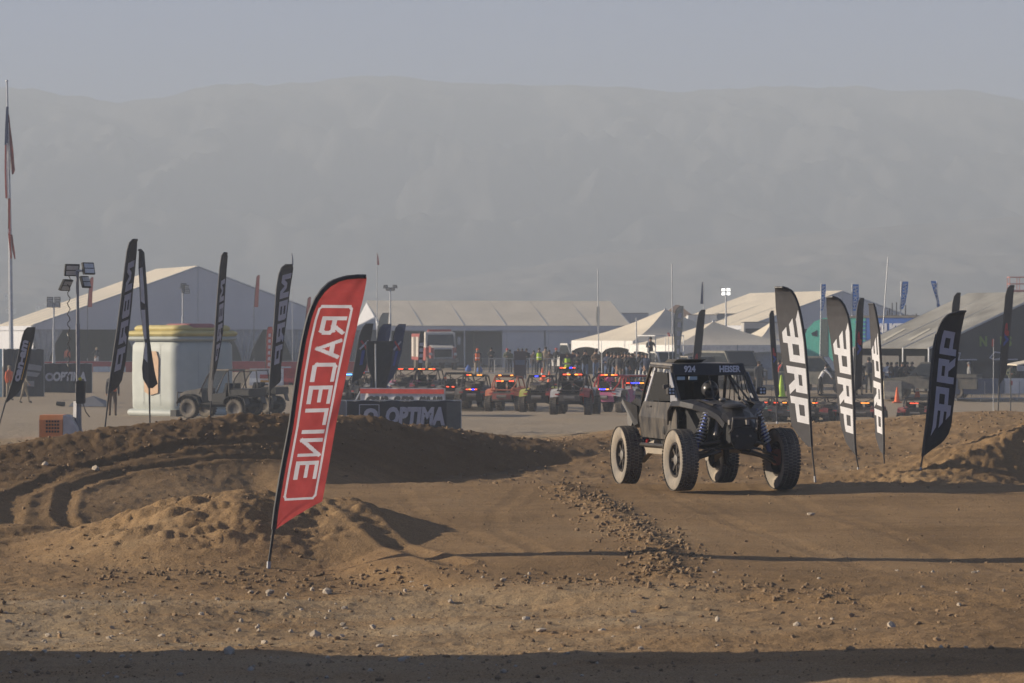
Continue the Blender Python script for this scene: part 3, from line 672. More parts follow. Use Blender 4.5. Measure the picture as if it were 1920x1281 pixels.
pole_flag('small dull flag on a thin pole above the long tent', ((707, 700), (707, 474)), [(475, 706, 708), (485, 706, 710), (497, 706, 711)], 230, mcloth['dull'])
pole_flag('wisp of a flag on a hair-thin pole behind the curling black flag', ((549, 700), (547, 474)), [(475, 546, 548), (488, 547, 550), (497, 548, 550)], 230, mcloth['navy'], pr=.02)
pole_flag('bare grey whip mast with furled flag left of the peaked tents', ((1123, 710), (1121, 505)), [(575, 1119, 1124), (600, 1118, 1124), (612, 1120, 1124)], 190, mcloth['grey'], pr=.032)
pole_flag('tall bare white mast rising from the parked pickup', ((1262, 712), (1260, 495)), None, 150, None, pr=.026, cat='mast')
pole_flag('tall bare pale mast leaning above the blue trailer', ((1648, 690), (1665, 483)), None, 165, None, pr=.026, cat='mast')
pole_flag('dark bare mast before the first peaked tent', ((1194, 705), (1193, 596)), None, 160, None, pr=.03, cat='mast')
pole_flag('small orange pennant on a whip before the second peaked tent', ((1256, 690), (1253, 625)), [(624, 1251, 1255), (631, 1252, 1257)], 150, mcloth['red'], pr=.015)
pole_flag('small orange pennant on a whip against the dark awning', ((1862, 690), (1863, 636)), [(636, 1860, 1865), (650, 1859, 1864)], 120, mcloth['dull'], pr=.010)
# national flag hanging limp at half height
B = sink(W(22, 735, 150)); t = thing('flagpole', 'tall grey flagpole with a limp striped red, white and blue flag', 'flagpole', B)
MB().tube([Vector((0, 0, -.1)), W(19, 450, 150) - B, W(13, 152, 150) - B], [.13, .10, .05], 8).build('pole', msteel, t, True)
MB().ball(W(13, 152, 150) - B, .07).build('finial', msteel, t, True)
for nm, quad, c in (('flag_canton', [(200, 11.5, 15.5), (240, 9.5, 16), (272, 8.5, 17)], mcloth['navy']),
                    ('flag_stripe', [(272, 9, 12), (320, 8.5, 11.5), (372, 10, 14)], mcloth['dull']), ('flag_stripe', [(268, 12, 14.5), (320, 11.5, 14.5), (380, 14, 16)], mcloth['white']),
                    ('flag_stripe', [(215, 16, 17), (270, 18, 23), (325, 22, 28), (327, 22, 25)], mcloth['dull']), ('flag_stripe', [(230, 15.5, 16.5), (290, 16, 21), (318, 17, 22)], mcloth['white']),
                    ('flag_stripe', [(372, 15, 19), (440, 15, 19), (485, 20, 22)], mcloth['dull']), ('flag_stripe', [(380, 13.5, 15), (430, 15, 16.5), (438, 16, 17)], mcloth['white']), ('flag_stripe', [(440, 20, 23), (470, 23, 27), (486, 27, 29)], mcloth['dull'])):
    P = flag_grid(quad, 149.8, .8, .15, len(nm) + quad[0][0])
    MB().add([P(i / 14, j / 4) - B for i in range(15) for j in range(5)], [(i * 5 + j, i * 5 + j + 1, i * 5 + j + 6, i * 5 + j + 5) for i in range(14) for j in range(4)]).build(nm, c, t, True)
# ------------------------------------------------------------------ people
mskin = mat('skin', (.36, .21, .14), .6, var=.08)
def person_mesh(key, J):
    """one continuous body grown over a posed skeleton; material slots: skin, top, trousers, shoes"""
    pts = J['p']; ed = J['e']; rad = J['r']
    me = bpy.data.meshes.new('b'); me.from_pydata([p for p in pts], ed, [])
    o = bpy.data.objects.new('b', me); COL.objects.link(o)
    o.modifiers.new('s', 'SKIN'); sv = me.skin_vertices[0].data
    for i, r in enumerate(rad): sv[i].radius = (r, r) if not isinstance(r, tuple) else r
    sv[0].use_root = True
    ss = o.modifiers.new('u', 'SUBSURF'); ss.levels = 1; ss.render_levels = 1
    dg = bpy.context.evaluated_depsgraph_get(); m = bpy.data.meshes.new_from_object(o.evaluated_get(dg)); m.name = key
    bpy.data.objects.remove(o); bpy.data.meshes.remove(me)
    P = np.array(pts); reg = J['m']
    for _ in range(4): m.materials.append(None)
    for f in m.polygons:
        c = np.array(f.center); best = 1e9; bi = 0
        for (a, b), k in zip(ed, reg):
            A = P[a]; Bv = P[b]; t = np.clip(np.dot(c - A, Bv - A) / max(1e-6, np.dot(Bv - A, Bv - A)), 0, 1)
            dd = np.linalg.norm(c - A - t * (Bv - A))
            if dd < best: best = dd; bi = k
        f.material_index = bi; f.use_smooth = True
    return m
def pose(arm_l, arm_r, leg=.0, lean=0.0, sit=False):
    """skeleton about 1.76 m tall facing -Y; arms given as (elbow, hand) offsets from the shoulder"""
    p = [(0, 0, .96), (0, -lean * .4, 1.18), (0, -lean, 1.42), (0, -lean * 1.1, 1.53), (0, -lean * 1.2 - .01, 1.60), (0, -lean * 1.2 - .015, 1.72)]
    e = [(0, 1), (1, 2), (2, 3), (3, 4), (4, 5)]; r = [(.145, .115), (.145, .11), (.155, .11), .058, .085, .072]; m = [1, 1, 1, 0, 0]
    for s, (el, ha) in ((-1, arm_l), (1, arm_r)):
        k = len(p); sh = (s * .185, -lean, 1.415)
        E = (sh[0] + s * el[0], sh[1] + el[1], sh[2] + el[2]); H = (sh[0] + s * ha[0], sh[1] + ha[1], sh[2] + ha[2])
        hv = Vector(H) - Vector(E); hd = hv.normalized(); Fg = tuple(Vector(H) + hd * .09)
        p += [sh, E, H, Fg]; e += [(2, k), (k, k + 1), (k + 1, k + 2), (k + 2, k + 3)]; r += [.068, .052, .036, .026]; m += [1, 1, 1, 0]
    for s in (-1, 1):
        k = len(p); f = leg * s
        if sit: q = [(s * .10, -.02, .90), (s * .13, -.42, .92), (s * .13, -.50, .50), (s * .13, -.66, .46)]
        else: q = [(s * .095, 0, .88), (s * .11, -f * .5 - .015, .49), (s * .12, -f + .01, .09), (s * .13, -f - .14, .045)]
        p += q; e += [(0, k), (k, k + 1), (k + 1, k + 2), (k + 2, k + 3)]; r += [.098, .066, .048, .044]; m += [2, 2, 2, 3]
    return dict(p=p, e=e, r=r, m=m)
POSES = {
    'stand': pose(((.05, .02, -.28), (.05, -.05, -.53)), ((.05, .02, -.28), (.06, -.06, -.53)), .04),
    'folded': pose(((.07, -.04, -.26), (-.16, -.22, -.22)), ((.07, -.04, -.26), (-.16, -.24, -.20)), .03),
    'camera': pose(((.10, -.12, -.22), (-.10, -.26, .10)), ((.10, -.12, -.22), (-.08, -.26, .10)), .05),
    'hips': pose(((.20, .06, -.24), (.03, -.04, -.42)), ((.05, .02, -.28), (.05, -.08, -.52)), .06),
    'walk': pose(((.05, -.10, -.26), (.05, -.24, -.45)), ((.05, .10, -.26), (.05, .06, -.50)), .22, .04),
    'bent': pose(((.05, -.22, -.20), (.03, -.34, -.42)), ((.05, -.22, -.20), (.03, -.36, -.42)), .10, .30),
    'sit': pose(((.08, -.18, -.22), (-.02, -.42, -.18)), ((.08, -.18, -.22), (-.02, -.42, -.16)), 0, .02, True)}
PM = {k: person_mesh('person_body_' + k, v) for k, v in POSES.items()}
CL = dict(black=(.022, .022, .024), charcoal=(.06, .06, .065), navy=(.03, .04, .08), jeans=(.09, .13, .22), khaki=(.26, .21, .14), grey=(.18, .18, .18), white=(.62, .62, .62),
          red=(.42, .05, .04), orange=(.70, .14, .04), hivis=(.42, .62, .05), brown=(.12, .08, .05), blue=(.06, .14, .38), olive=(.10, .11, .07), pink=(.60, .12, .25), tan=(.33, .27, .19))
def cloth(c): return mat('clothing_' + c, CL[c], .85, var=.15, scale=12)
mhair = mat('dark_hair', (.03, .022, .016), .8)
def person(label, x, y, z, rz, key='stand', top='black', legs='jeans', hat=None, vest=None, h=1.76, group=None, parent_y=0):
    t = thing('person', label, 'person', (x, y, z), rz, group); s = h / 1.76; t.scale = (s, s, s)
    b = link('body', PM[key], t)
    for i, m in enumerate((mskin, cloth(top), cloth(legs), cloth('black'))):
        b.material_slots[i].link = 'OBJECT'; b.material_slots[i].material = m
    lean = -POSES[key]['p'][5][1]
    hd = (0, -lean, 1.66)
    if hat:
        MB().lathe([(1.655, .098), (1.70, .100), (1.745, .085), (1.775, .05), (1.783, 0.0)], 10, 'z', (0, hd[1], 0)).add([(-.075, hd[1] - .08, 1.69), (.075, hd[1] - .08, 1.69), (.055, hd[1] - .175, 1.675), (-.055, hd[1] - .175, 1.675)], [(0, 1, 2, 3)]).build('cap', cloth(hat), t, True)
    else:
        MB().lathe([(1.60, .075), (1.66, .094), (1.72, .092), (1.765, .06), (1.78, 0.0)], 10, 'z', (0, hd[1] + .018, 0)).build('hair', mhair, t, True)
    if vest:
        l2 = lean / 1.2
        rings = [(.98, .175, .145, 0), (1.15, .172, .14, l2 * .35), (1.30, .182, .14, l2 * .7), (1.44, .16, .125, l2)]
        vs = []; n = 12
        for zz, rx, ry, dy in rings:
            for j in range(n):
                a = 2 * math.pi * j / n; vs.append((rx * math.cos(a), -dy + ry * math.sin(a), zz))
        o = MB().add(vs, [(i * n + j, i * n + (j + 1) % n, (i + 1) * n + (j + 1) % n, (i + 1) * n + j) for i in range(3) for j in range(n)]).build('safety_vest', cloth(vest), t, True)
        MB().lathe([(1.12, .184), (1.17, .184)], 12, 'z', (0, -l2 * .35, 0)).build('reflective_band', mwhite, o)
    return t

# ------------------------------------------------------------------ buggies
mbody = mat('dusty_black_plastic', (.018, .018, .02), .32, dust=.04, scale=5)
mpanel = mat('dust_caked_door', (.018, .018, .02), .4, dust=.16, scale=5)
def streaked():
    m = mpanel.copy(); m.name = 'dust_streaked_door'
    for nd in m.node_tree.nodes:
        if nd.type == 'MAPPING': nd.inputs['Scale'].default_value = (2.6, 2.6, .7)
        if nd.type == 'MAP_RANGE' and abs(nd.inputs[1].default_value - .38) < .01: nd.inputs[3].default_value = .03; nd.inputs[4].default_value = .36
    return m
mdoor = streaked()
mtube = mat('black_steel_tube', (.016, .016, .018), .4, dust=.18)
mtread = mat('tyre_tread', (.018, .017, .016), .75, dust=.30, scale=10)
mwall = mat('dusty_tyre_sidewall', (.11, .11, .108), .85, dust=.78, scale=10)
mwallb = mat('black_tyre_sidewall', (.03, .03, .03), .75, dust=.4, scale=10)
mrim = mat('black_alloy', (.02, .02, .025), .35, .5, dust=.2)
mhub = mat('raw_alloy', (.16, .155, .15), .5, .5, dust=.3)
mspring = mat('silver_spring', (.50, .51, .53), .3, .85)
mshock = mat('blue_shock_body', (.04, .06, .20), .35, .5)
mdark = mat('cockpit_black', (.012, .012, .013), .7)
mred = mat('red_metal', (.45, .03, .025), .4)
mtan = mat('dusty_arm', (.22, .20, .17), .7, dust=.9)
mlens = mat('lamp_lens', (.45, .48, .50), .15, .2)
mnet = mat('window_net', (.014, .014, .014), .9, alpha=.93)

def wheel(parent, c, rot=0., r=.445, w=.25, wall=mwall, knobs=60, flip=1):
    """axle along x; the outer face looks towards +x * flip"""
    o = MB().lathe([(-w * .30, r * .60), (-w * .32, r * .52), (w * .10, r * .50), (w * .12, r * .12), (w * .12, 0.0)], 26, 'x').build('wheel', mrim, parent, True)
    o.location = c; o.rotation_euler = (0, 0, rot + (math.pi if flip < 0 else 0))
    MB().lathe([(-w * .34, r * .60), (-w * .46, r * .70), (-w * .50, r * .84), (-w * .44, r * .955), (-w * .30, r * .972), (w * .30, r * .972), (w * .44, r * .955), (w * .50, r * .84), (w * .46, r * .70), (w * .34, r * .60), (w * .28, r * .56), (-w * .28, r * .56), (-w * .34, r * .60)], 40, 'x').build('tyre', wall, o, True)
    k = MB()
    for i in range(knobs):
        for q, (x0, x1) in enumerate(((-.50, -.27), (-.22, -.02), (.02, .22), (.27, .50))):
            a = 2 * math.pi * (i + .5 * (q % 2)) / knobs; da = math.pi / knobs * .72
            vs = []
            for rr in (r * .955 if abs(x0 + x1) > .6 else r * .965, r * (1.0 if abs(x0 + x1) < .6 else .99)):
                for x, t in ((x0, a - da), (x1, a - da), (x1, a + da), (x0, a + da)): vs.append((x * w, rr * math.cos(t), rr * math.sin(t)))
            k.add(vs, [(4, 5, 6, 7), (0, 1, 5, 4), (1, 2, 6, 5), (2, 3, 7, 6), (3, 0, 4, 7)])
    tag(k.build('tread', mtread, o), kind='stuff')
    b = MB().lathe([(w * .32, r * .575), (w * .36, r * .56), (w * .36, r * .50), (w * .30, r * .49)], 26, 'x')
    b.build('beadlock_ring', mrim, o, True)
    for i in range(8):
        a = 2 * math.pi * i / 8; u = (math.cos(a), math.sin(a)); v = (-u[1], u[0])
        pts = [(w * .17, u[0] * r * q + v[0] * hw, u[1] * r * q + v[1] * hw) for q, hw in ((.14, -.03), (.50, -.020), (.50, .020), (.14, .03))]
        MB().plate(pts, .03).build('spoke', mrim, o)
    MB().lathe([(w * .10, .085), (w * .30, .075), (w * .33, .05), (w * .33, 0)], 12, 'x').build('hub_cap', mhub, o, True)
    return o
def coil(p0, p1, r=.055, turns=9, wr=.010):
    a = Vector(p0); b = Vector(p1); t = (b - a).normalized(); u = t.orthogonal().normalized(); w = t.cross(u); n = turns * 10
    return MB().tube([a + (b - a) * i / n + (u * math.cos(i * .6283) + w * math.sin(i * .6283)) * r for i in range(n + 1)], wr, 5)

def race_buggy():
    th = R(195.0)
    t = thing('race_buggy', 'black long-travel off-road race buggy caked in dust, cresting the jump', 'buggy', (2.817, 42.155, -.085), th)
    t.rotation_euler = (R(.8), 0, th)
    B = lambda mb, nm, m, par=t, sm_=False: mb.build(nm, m, par, sm_)
    for s in (1, -1):
        wheel(t, (s * .77, 1.30, .455), R(1.5), flip=s); wheel(t, (s * .77, -1.30, .455), 0, flip=s)
    # tub and floor
    tub = MB().prism_x([(-1.15, .66), (.95, .62), (1.35, .70), (1.35, .86), (.78, 1.22), (.62, .98), (-.85, 1.0), (-1.15, 1.16)], -.52, .52); B(tub, 'tub', mdark)
    B(MB().plate([(-.50, -1.2, .63), (.50, -1.2, .63), (.40, 1.45, .61), (-.40, 1.45, .61)], .02), 'belly_plate', mbody)
    for s in (1, -1):
        # door with swage and lower panel
        d = MB().plate([(s * .63, -.92, .74), (s * .63, .42, .72), (s * .655, .50, 1.02), (s * .63, .62, 1.265), (s * .63, -.82, 1.275), (s * .66, -.98, 1.05)], .03)
        do = B(d, 'door', mdoor)
        B(MB().tube([(s * .66, -.62, 1.20), (s * .66, -.40, 1.20)], .012, 6), 'handle', mtube, do)
        B(MB().ball((s * .655, .22, .86), .02, .045, .07, 8, 6), 'vent_hole', mdark, do)
        B(MB().plate([(s * .655, .50, 1.02), (s * .66, .42, .74), (s * .64, .80, .76), (s * .645, .80, 1.12), (s * .63, .62, 1.26)], .025), 'kick_panel', mdoor)
        B(MB().box(s * .64 - .07, s * .64 + .07, -.82, .50, .60, .655, .02), 'side_step', mpanel)
        B(MB().plate([(s * .60, -.78, .50), (s * .60, .48, .50), (s * .62, .50, .60), (s * .62, -.82, .60)], .03), 'rock_slider', mtan)
        # front fender: arch over the wheel
        prof = [(.52, 1.00, .70), (.60, 1.19, .72), (.72, 1.275, .715), (.95, 1.275, .66), (1.18, 1.235, .54), (1.36, 1.175, .40), (1.54, 1.08, .29), (1.66, .97, .24)]
        f = MB(); n = len(prof)
        vs = [(s * min(.42, x - .10), y, z + .02) for y, z, x in prof] + [(s * (x - .02), y, z) for y, z, x in prof] + [(s * x, y + .01, z - .06) for y, z, x in prof]
        f.add(vs, [(i, i + 1, n + i + 1, n + i) for i in range(n - 1)] + [(n + i, n + i + 1, 2 * n + i + 1, 2 * n + i) for i in range(n - 1)])
        fo = B(f, 'front_fender', mbody); sf = fo.modifiers.new('t', 'SOLIDIFY'); sf.thickness = .018
        B(MB().tube([(s * x, y, z - .05) for y, z, x in prof], .017, 6), 'fender_flare', mpanel, fo)
        # headlamp brow and inner arch
        B(MB().plate([(s * .40, .55, .72), (s * .40, 1.40, .74), (s * .38, 1.5, 1.05), (s * .40, .80, 1.24), (s * .42, .55, 1.15)], .02), 'inner_arch', mdark)
        # rear quarter: flared vane and bodywork behind the door
        B(MB().plate([(s * .64, -.90, 1.28), (s * .66, -1.10, 1.33), (s * .70, -1.28, 1.24), (s * .67, -1.18, 1.06), (s * .66, -1.0, .90)], .02), 'rear_quarter_panel', mbody)
        B(MB().plate([(s * .69, -.98, 1.20), (s * .78, -1.42, 1.30), (s * .80, -1.42, 1.25), (s * .70, -1.08, .90), (s * .67, -.98, .94)], .018), 'rear_fender_vane', mbody)
        # roll cage
        top = 1.80
        B(MB().tube([(s * .60, .80, 1.24), (s * .575, .50, 1.52), (s * .555, .26, 1.775), (s * .55, -.70, 1.80), (s * .52, -1.10, 1.52), (s * .48, -1.48, 1.15)], .026, 8), 'cage_side_tube', mtube, t, True)
        B(MB().tube([(s * .62, -.78, 1.26), (s * .555, -.48, 1.78)], .024, 8), 'cage_pillar', mwhite if s > 0 else mtube, t, True)
        B(MB().tube([(s * .60, .0, 1.30), (s * .56, -.52, 1.74)], .020, 8), 'cage_brace', mtube, t, True)
        B(MB().plate([(s * .575, .225, 1.70), (s * .60, .36, 1.71), (s * .625, .80, 1.25), (s * .625, .44, 1.275)], .014), 'windscreen_pillar_panel', mat('dull_alloy_sheet', (.23, .24, .27), .5, .3, dust=.15))
        if s > 0:
            B(MB().plate([(s * .60, .20, 1.70), (s * .625, .42, 1.29), (s * .625, -.70, 1.285), (s * .585, -.42, 1.72)], .006), 'window_net', mnet)
        else:
            for k in range(5): B(MB().tube([(s * .62, .35 - k * .22, 1.28), (s * .58, .15 - k * .12, 1.72)], .008, 5), 'window_strap', mtube)
        # lamp pods on the pillars
        pc = Vector((s * .70, .66, 1.43)); pd = B(MB().box(pc.x - .055, pc.x + .055, pc.y - .05, pc.y + .05, pc.z - .055, pc.z + .055, .015), 'lamp_pod', mtube)
        for a, b in ((-1, -1), (1, -1), (-1, 1), (1, 1)):
            B(MB().lathe([(.052, .019), (.056, .016), (.057, 0)], 8, 'y', (pc.x + a * .024, pc.y, pc.z + b * .024)), 'lens', mlens, pd)
        B(MB().tube([(s * .60, .60, 1.40), (s * .66, .64, 1.42)], .010, 5), 'lamp_bracket', mtube)
        # front suspension
        for (yi, zi, yo, zo, r) in ((.98, .74, 1.26, .60, .02), (1.46, .72, 1.30, .60, .02), (.96, .60, 1.24, .38, .024), (1.50, .58, 1.32, .38, .024)):
            B(MB().tube([(s * .22, yi, zi), (s * .50, (yi + yo) / 2, (zi + zo) / 2 + .01), (s * .70, yo, zo)], r, 7), 'suspension_arm', mtube, t, True)
        B(MB().tube([(s * .20, 1.42, .66), (s * .68, 1.38, .50)], .014, 6), 'steering_rod', mtube)
        B(MB().box(s * .69 - .05, s * .69 + .05, 1.24, 1.36, .36, .60, .03), 'upright', mat('dull_red_casting', (.20, .03, .02), .6, dust=.3) if s < 0 else mtube)
        B(MB().tube([(s * .20, 1.18, .56), (s * .68, 1.30, .46)], .030, 8), 'drive_shaft', mtube)
        sh = B(MB().tube([(s * .35, 1.34, 1.17), (s * .57, 1.36, .56)], .040, 8), 'shock_absorber', mshock, t, True)
        B(coil((s * .362, 1.342, 1.13), (s * .53, 1.357, .68), .066, 10, .0135), 'coil_spring', mspring, sh, True)
        B(MB().tube([(s * .25, 1.44, 1.02), (s * .29, 1.46, .80)], .038, 8), 'reservoir', mhub, sh, True)
        # rear trailing arm, shock, radius rods
        B(MB().prism_x([(-.42, .60), (-.38, .70), (-1.20, .56), (-1.36, .54), (-1.38, .36), (-1.15, .34)], s * .52, s * .62), 'trailing_arm', mtan)
        for zi, zo in ((.66, .52), (.58, .40)): B(MB().tube([(s * .12, -1.38, zi), (s * .66, -1.34, zo)], .018, 6), 'radius_rod', mtube)
        sh = B(MB().tube([(s * .50, -.98, 1.20), (s * .56, -1.14, .54)], .032, 8), 'shock_absorber', mshock, t, True)
        B(coil((s * .505, -.99, 1.14), (s * .555, -1.12, .62), .060, 11, .0105), 'coil_spring', mspring, sh, True)
        B(MB().tube([(s * .62, -.70, .70), (s * .60, -.86, .52)], .022, 6), 'limit_strap', mred)
        # mirror
        B(MB().box(s * .66 - .02, s * .66 + .06, .34, .40, 1.46, 1.53, .015), 'side_mirror', mtube)
    # hood: faceted wedge with a raised centre and a scoop
    H = MB()
    sec = [(.70, 1.265, .52, .02), (1.0, 1.25, .44, .05), (1.3, 1.20, .34, .06), (1.58, 1.12, .25, .05), (1.76, 1.02, .20, .02), (1.80, .93, .19, .0)]
    vs = []
    for y, z, hw, ri in sec: vs += [(-hw, y, z - .05), (-hw * .75, y, z), (-hw * .3, y, z + ri), (hw * .3, y, z + ri), (hw * .75, y, z), (hw, y, z - .05)]
    H.add(vs, [(i * 6 + j, i * 6 + j + 1, i * 6 + j + 7, i * 6 + j + 6) for i in range(len(sec) - 1) for j in range(5)])
    ho = B(H, 'hood', mbody); sf = ho.modifiers.new('t', 'SOLIDIFY'); sf.thickness = .02
    B(MB().lathe_e((0, 1.42, 1.215), .17, .24, .055, 14, 8), 'hood_scoop', mbody, ho, True)
    B(MB().ball((.06, 1.10, 1.31), .055, .045, .03), 'filler_cap', mhub, ho, True)
    for s in (1, -1): B(MB().plate([(s * .22, 1.30, 1.245), (s * .33, .80, 1.31), (s * .38, .80, 1.30), (s * .27, 1.30, 1.235)], .02), 'hood_rib', mpanel, ho)
    # grille block, bumper hoop, skid plate, front differential
    B(MB().prism_x([(1.40, .66), (1.72, .70), (1.78, .92), (1.60, 1.02), (1.38, 1.0)], -.16, .16), 'nose_block', mdark)
    B(MB().tube([(.18, 1.74, .84), (.185, 1.88, .90), (.185, 1.90, 1.055), (-.185, 1.90, 1.055), (-.185, 1.88, .90), (-.18, 1.74, .84)], .019, 8), 'bumper_hoop', mat('worn_steel_hoop', (.14, .135, .13), .35, .7), t, True)
    B(MB().plate([(-.20, 1.80, .92), (.20, 1.80, .92), (.20, 1.84, .74), (.12, 1.80, .61), (-.12, 1.80, .61), (-.20, 1.84, .74)], .022), 'skid_plate', mdark)
    for x in (-.10, .10): B(MB().lathe([(0, .018), (.018, .016), (.02, 0)], 8, 'y', (x, 1.835, .80)), 'bolt', mhub)
    B(MB().ball((.24, 1.30, .82), .085, .12, .10), 'gear_housing', mhub, t, True)
    B(MB().tube([(.12, 1.40, .90), (.26, 1.42, .78), (.20, 1.30, .70)], .03, 7), 'hose', mtube, t, True)
    for x in (.20, -.06): B(MB().box(x - .02, x + .02, 1.79, 1.86, .96, 1.03), 'shackle', mhub)
    # roof, visor with lettering
    B(MB().plate([(-.56, .30, 1.815), (.56, .30, 1.815), (.56, -.74, 1.845), (-.56, -.74, 1.845)], .03), 'roof', mat('dusty_roof', (.10, .105, .115), .55, dust=.45))
    B(MB().prism_x([(-.30, 1.855), (-.08, 1.90), (-.55, 1.905), (-.72, 1.86)], -.10, .34), 'roof_scoop', mtube)
    v0, v1, z1, z2 = .335, .315, 1.665, 1.835
    vi = B(MB().plate([(.565, v0 + .01, z1), (-.565, v0 + .01, z1), (-.545, v1 - .01, z2), (.545, v1 - .01, z2)], .016), 'visor', mbody)
    for txt, x0, wd in (('924', .39, .18), ('HEISER', -.16, .33)):
        flat_text(txt, (x0, .352, 1.705), (-1, 0, 0), (0, -.10, 1), .10, mwhite, vi, bold=.05, width=wd)
    # cockpit
    B(MB().prism_x([(.50, 1.12), (.80, 1.20), (.80, 1.27), (.58, 1.26)], -.54, .54), 'dashboard', mdark)
    for s in (.27, -.27):
        so = B(MB().prism_x([(-.10, .92), (-.12, .80), (-.55, .78), (-.72, 1.55), (-.60, 1.56), (-.46, .95)], s - .20, s + .20), 'seat', mdark)
    B(MB().lathe([(-.012, .15), (0, .165), (.012, .15), (0, .138), (-.012, .15)], 18, 'y', (-.27, .30, 1.16)), 'steering_wheel', mtube, t, True)
    for x in (.36, .17): B(MB().box(x - .06, x + .06, .08, .12, 1.595, 1.645), 'rear_view_mirror', mlens)
    B(MB().plate([(.36, .74, 1.275), (.10, .74, 1.275), (.12, .50, 1.30), (.34, .50, 1.30)], .01), 'number_card', mgreyp)
    B(MB().tube([(0, .28, 1.74), (0, .60, 1.28)], .012, 6), 'cage_brace', mtube); B(MB().tube([(-.30, .26, 1.72), (-.48, .78, 1.27)], .016, 6), 'cage_brace', mtube)
    for y, z in ((.26, 1.775), (-.50, 1.79), (-1.48, 1.15)): B(MB().tube([(-.55 if y > -1 else -.48, y, z), (.55 if y > -1 else .48, y, z)], .024, 7), 'cage_cross_tube', mtube)
    B(MB().plate([(-.50, -.80, 1.0), (.50, -.80, 1.0), (.52, -.74, 1.70), (-.52, -.74, 1.70)], .02), 'cab_darkening_panel', mdark)  # dark panel added behind the seats to keep the cab dark
    # tail: engine bay, muffler, spare parts bag
    B(MB().box(-.42, .42, -1.55, -.95, .70, 1.12, .06), 'engine_cover', mdark)
    B(MB().tube([(.62, -1.60, 1.00), (.18, -1.60, 1.00)], .14, 12), 'muffler', mhub, t, True)
    B(MB().tube([(.50, -1.05, 1.52), (.48, -1.30, 1.60), (.46, -1.38, 1.62)], .014, 6), 'antenna_mount', mtube)
    # driver strapped into his seat
    p = person('helmeted driver in a black suit strapped into the black race buggy', 0, 0, 0, 0, 'sit', 'charcoal', 'black', h=1.62)
    M = Matrix.Translation(t.location) @ t.rotation_euler.to_matrix().to_4x4(); w = M @ Vector((-.27, -.46, -.10))
    p.location = w; p.rotation_euler = (0, 0, th + math.pi)
    MB().lathe_e((0, -.03, 1.68), .14, .155, .15, 14, 10).build('helmet', mat('dark_helmet', (.05, .05, .055), .3), p, True)
    MB().lathe_e((0, -.10, 1.69), .11, .095, .055, 12, 8).build('visor', mdark, p, True)
    return t
race_buggy()
# ------------------------------------------------------------------ tents
mcanvas = mat('cream_canvas', (.76, .68, .54), .8, var=.08, scale=.4, trans=.12)
mwallc = mat('white_canvas_wall', (.50, .51, .54), .8, var=.05, scale=.5)
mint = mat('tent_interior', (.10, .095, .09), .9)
malu = mat('aluminium_frame', (.40, .41, .42), .4, .6)
mdrape = mat('grey_drape', (.36, .37, .39), .85, var=.12, scale=3)
def gable_tent(label, x, d, rz, hw, L, eave, rise, bays, front='open', drapes=(), walls=True, canvas=mcanvas, side=None):
    """ridge along local +y, gable towards -y; x = d = where the middle of the front gable stands"""
    t = thing('marquee_tent', label, 'tent', (x, d, gz(x, d) - .05), rz)
    for i in range(bays):
        y0, y1 = L * i / bays + .02, L * (i + 1) / bays - .02
        for s in (-1, 1):
            o = MB().add([(s * (hw + .15), y0, eave - .03), (s * (hw + .15), y1, eave - .03), (s * hw * .5, y1, eave + rise * .5 - .015), (s * hw * .5, y0, eave + rise * .5 - .015), (0, y1, eave + rise), (0, y0, eave + rise)], [(0, 1, 2, 3), (3, 2, 4, 5)]).build('roof_panel', canvas, t)
            so = o.modifiers.new('t', 'SOLIDIFY'); so.thickness = .03
    for i in range(bays + 1):
        y = L * i / bays
        for s in (-1, 1):
            MB().tube([(s * hw, y, 0), (s * hw, y, eave), (0, y, eave + rise - .06)], .07, 6).build('frame_post', malu, t)
    for y, nm in ((0, 'gable_panel'), (L, 'gable_panel')):
        MB().plate([(-hw, y, eave - .35), (hw, y, eave - .35), (hw, y, eave), (0, y, eave + rise - .05), (-hw, y, eave)], .03).build(nm, mwallc, t)
    MB().tube([(0, 0, eave), (0, 0, eave + rise)], .06, 6).build('gable_post', malu, t)
    if walls:
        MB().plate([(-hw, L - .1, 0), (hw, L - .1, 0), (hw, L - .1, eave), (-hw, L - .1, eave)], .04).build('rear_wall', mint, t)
    if side is None: side = ((-1, 0, 1, mwallc), (1, 0, 1, mwallc))
    for s, a, b, m in side:
        n = max(1, round((b - a) * bays))
        for i in range(n):
            y0 = L * (a + (b - a) * i / n) + .06; y1 = L * (a + (b - a) * (i + 1) / n) - .06
            MB().plate([(s * (hw + .02), y0, 0), (s * (hw + .02), y1, 0), (s * (hw + .02), y1, eave), (s * (hw + .02), y0, eave)], .03).build('wall_panel', m, t)
    for s in (-1, 1): MB().box(s * (hw + .17) - .02, s * (hw + .17) + .02, 0, L, eave - .42, eave - .05).build('eave_valance', mwallc, t)
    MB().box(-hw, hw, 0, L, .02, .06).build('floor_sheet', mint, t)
    for u in drapes:
        c = hw * u; vs = []; n = 12
        for k in range(7):
            z = (eave - .35) * (1 - k / 6); w = .25 + 1.3 * (1 - k / 6) ** 1.6
            for j in range(n + 1): vs.append((c + w * (j / n - .5) * 2, .12 + .12 * math.sin(j * 2.1), z))
        MB().add(vs, [(k * (n + 1) + j, k * (n + 1) + j + 1, (k + 1) * (n + 1) + j + 1, (k + 1) * (n + 1) + j) for k in range(6) for j in range(n)]).build('drape', mdrape, t, True)
    return t
gable_tent('huge white gabled marquee with open front and tied-back drapes', (371 - 960) / 22.7, 235, R(23), 13.8, 12.5, 3.5, 4.9, 5, drapes=(-.93, -.35, .30, .62, .96))
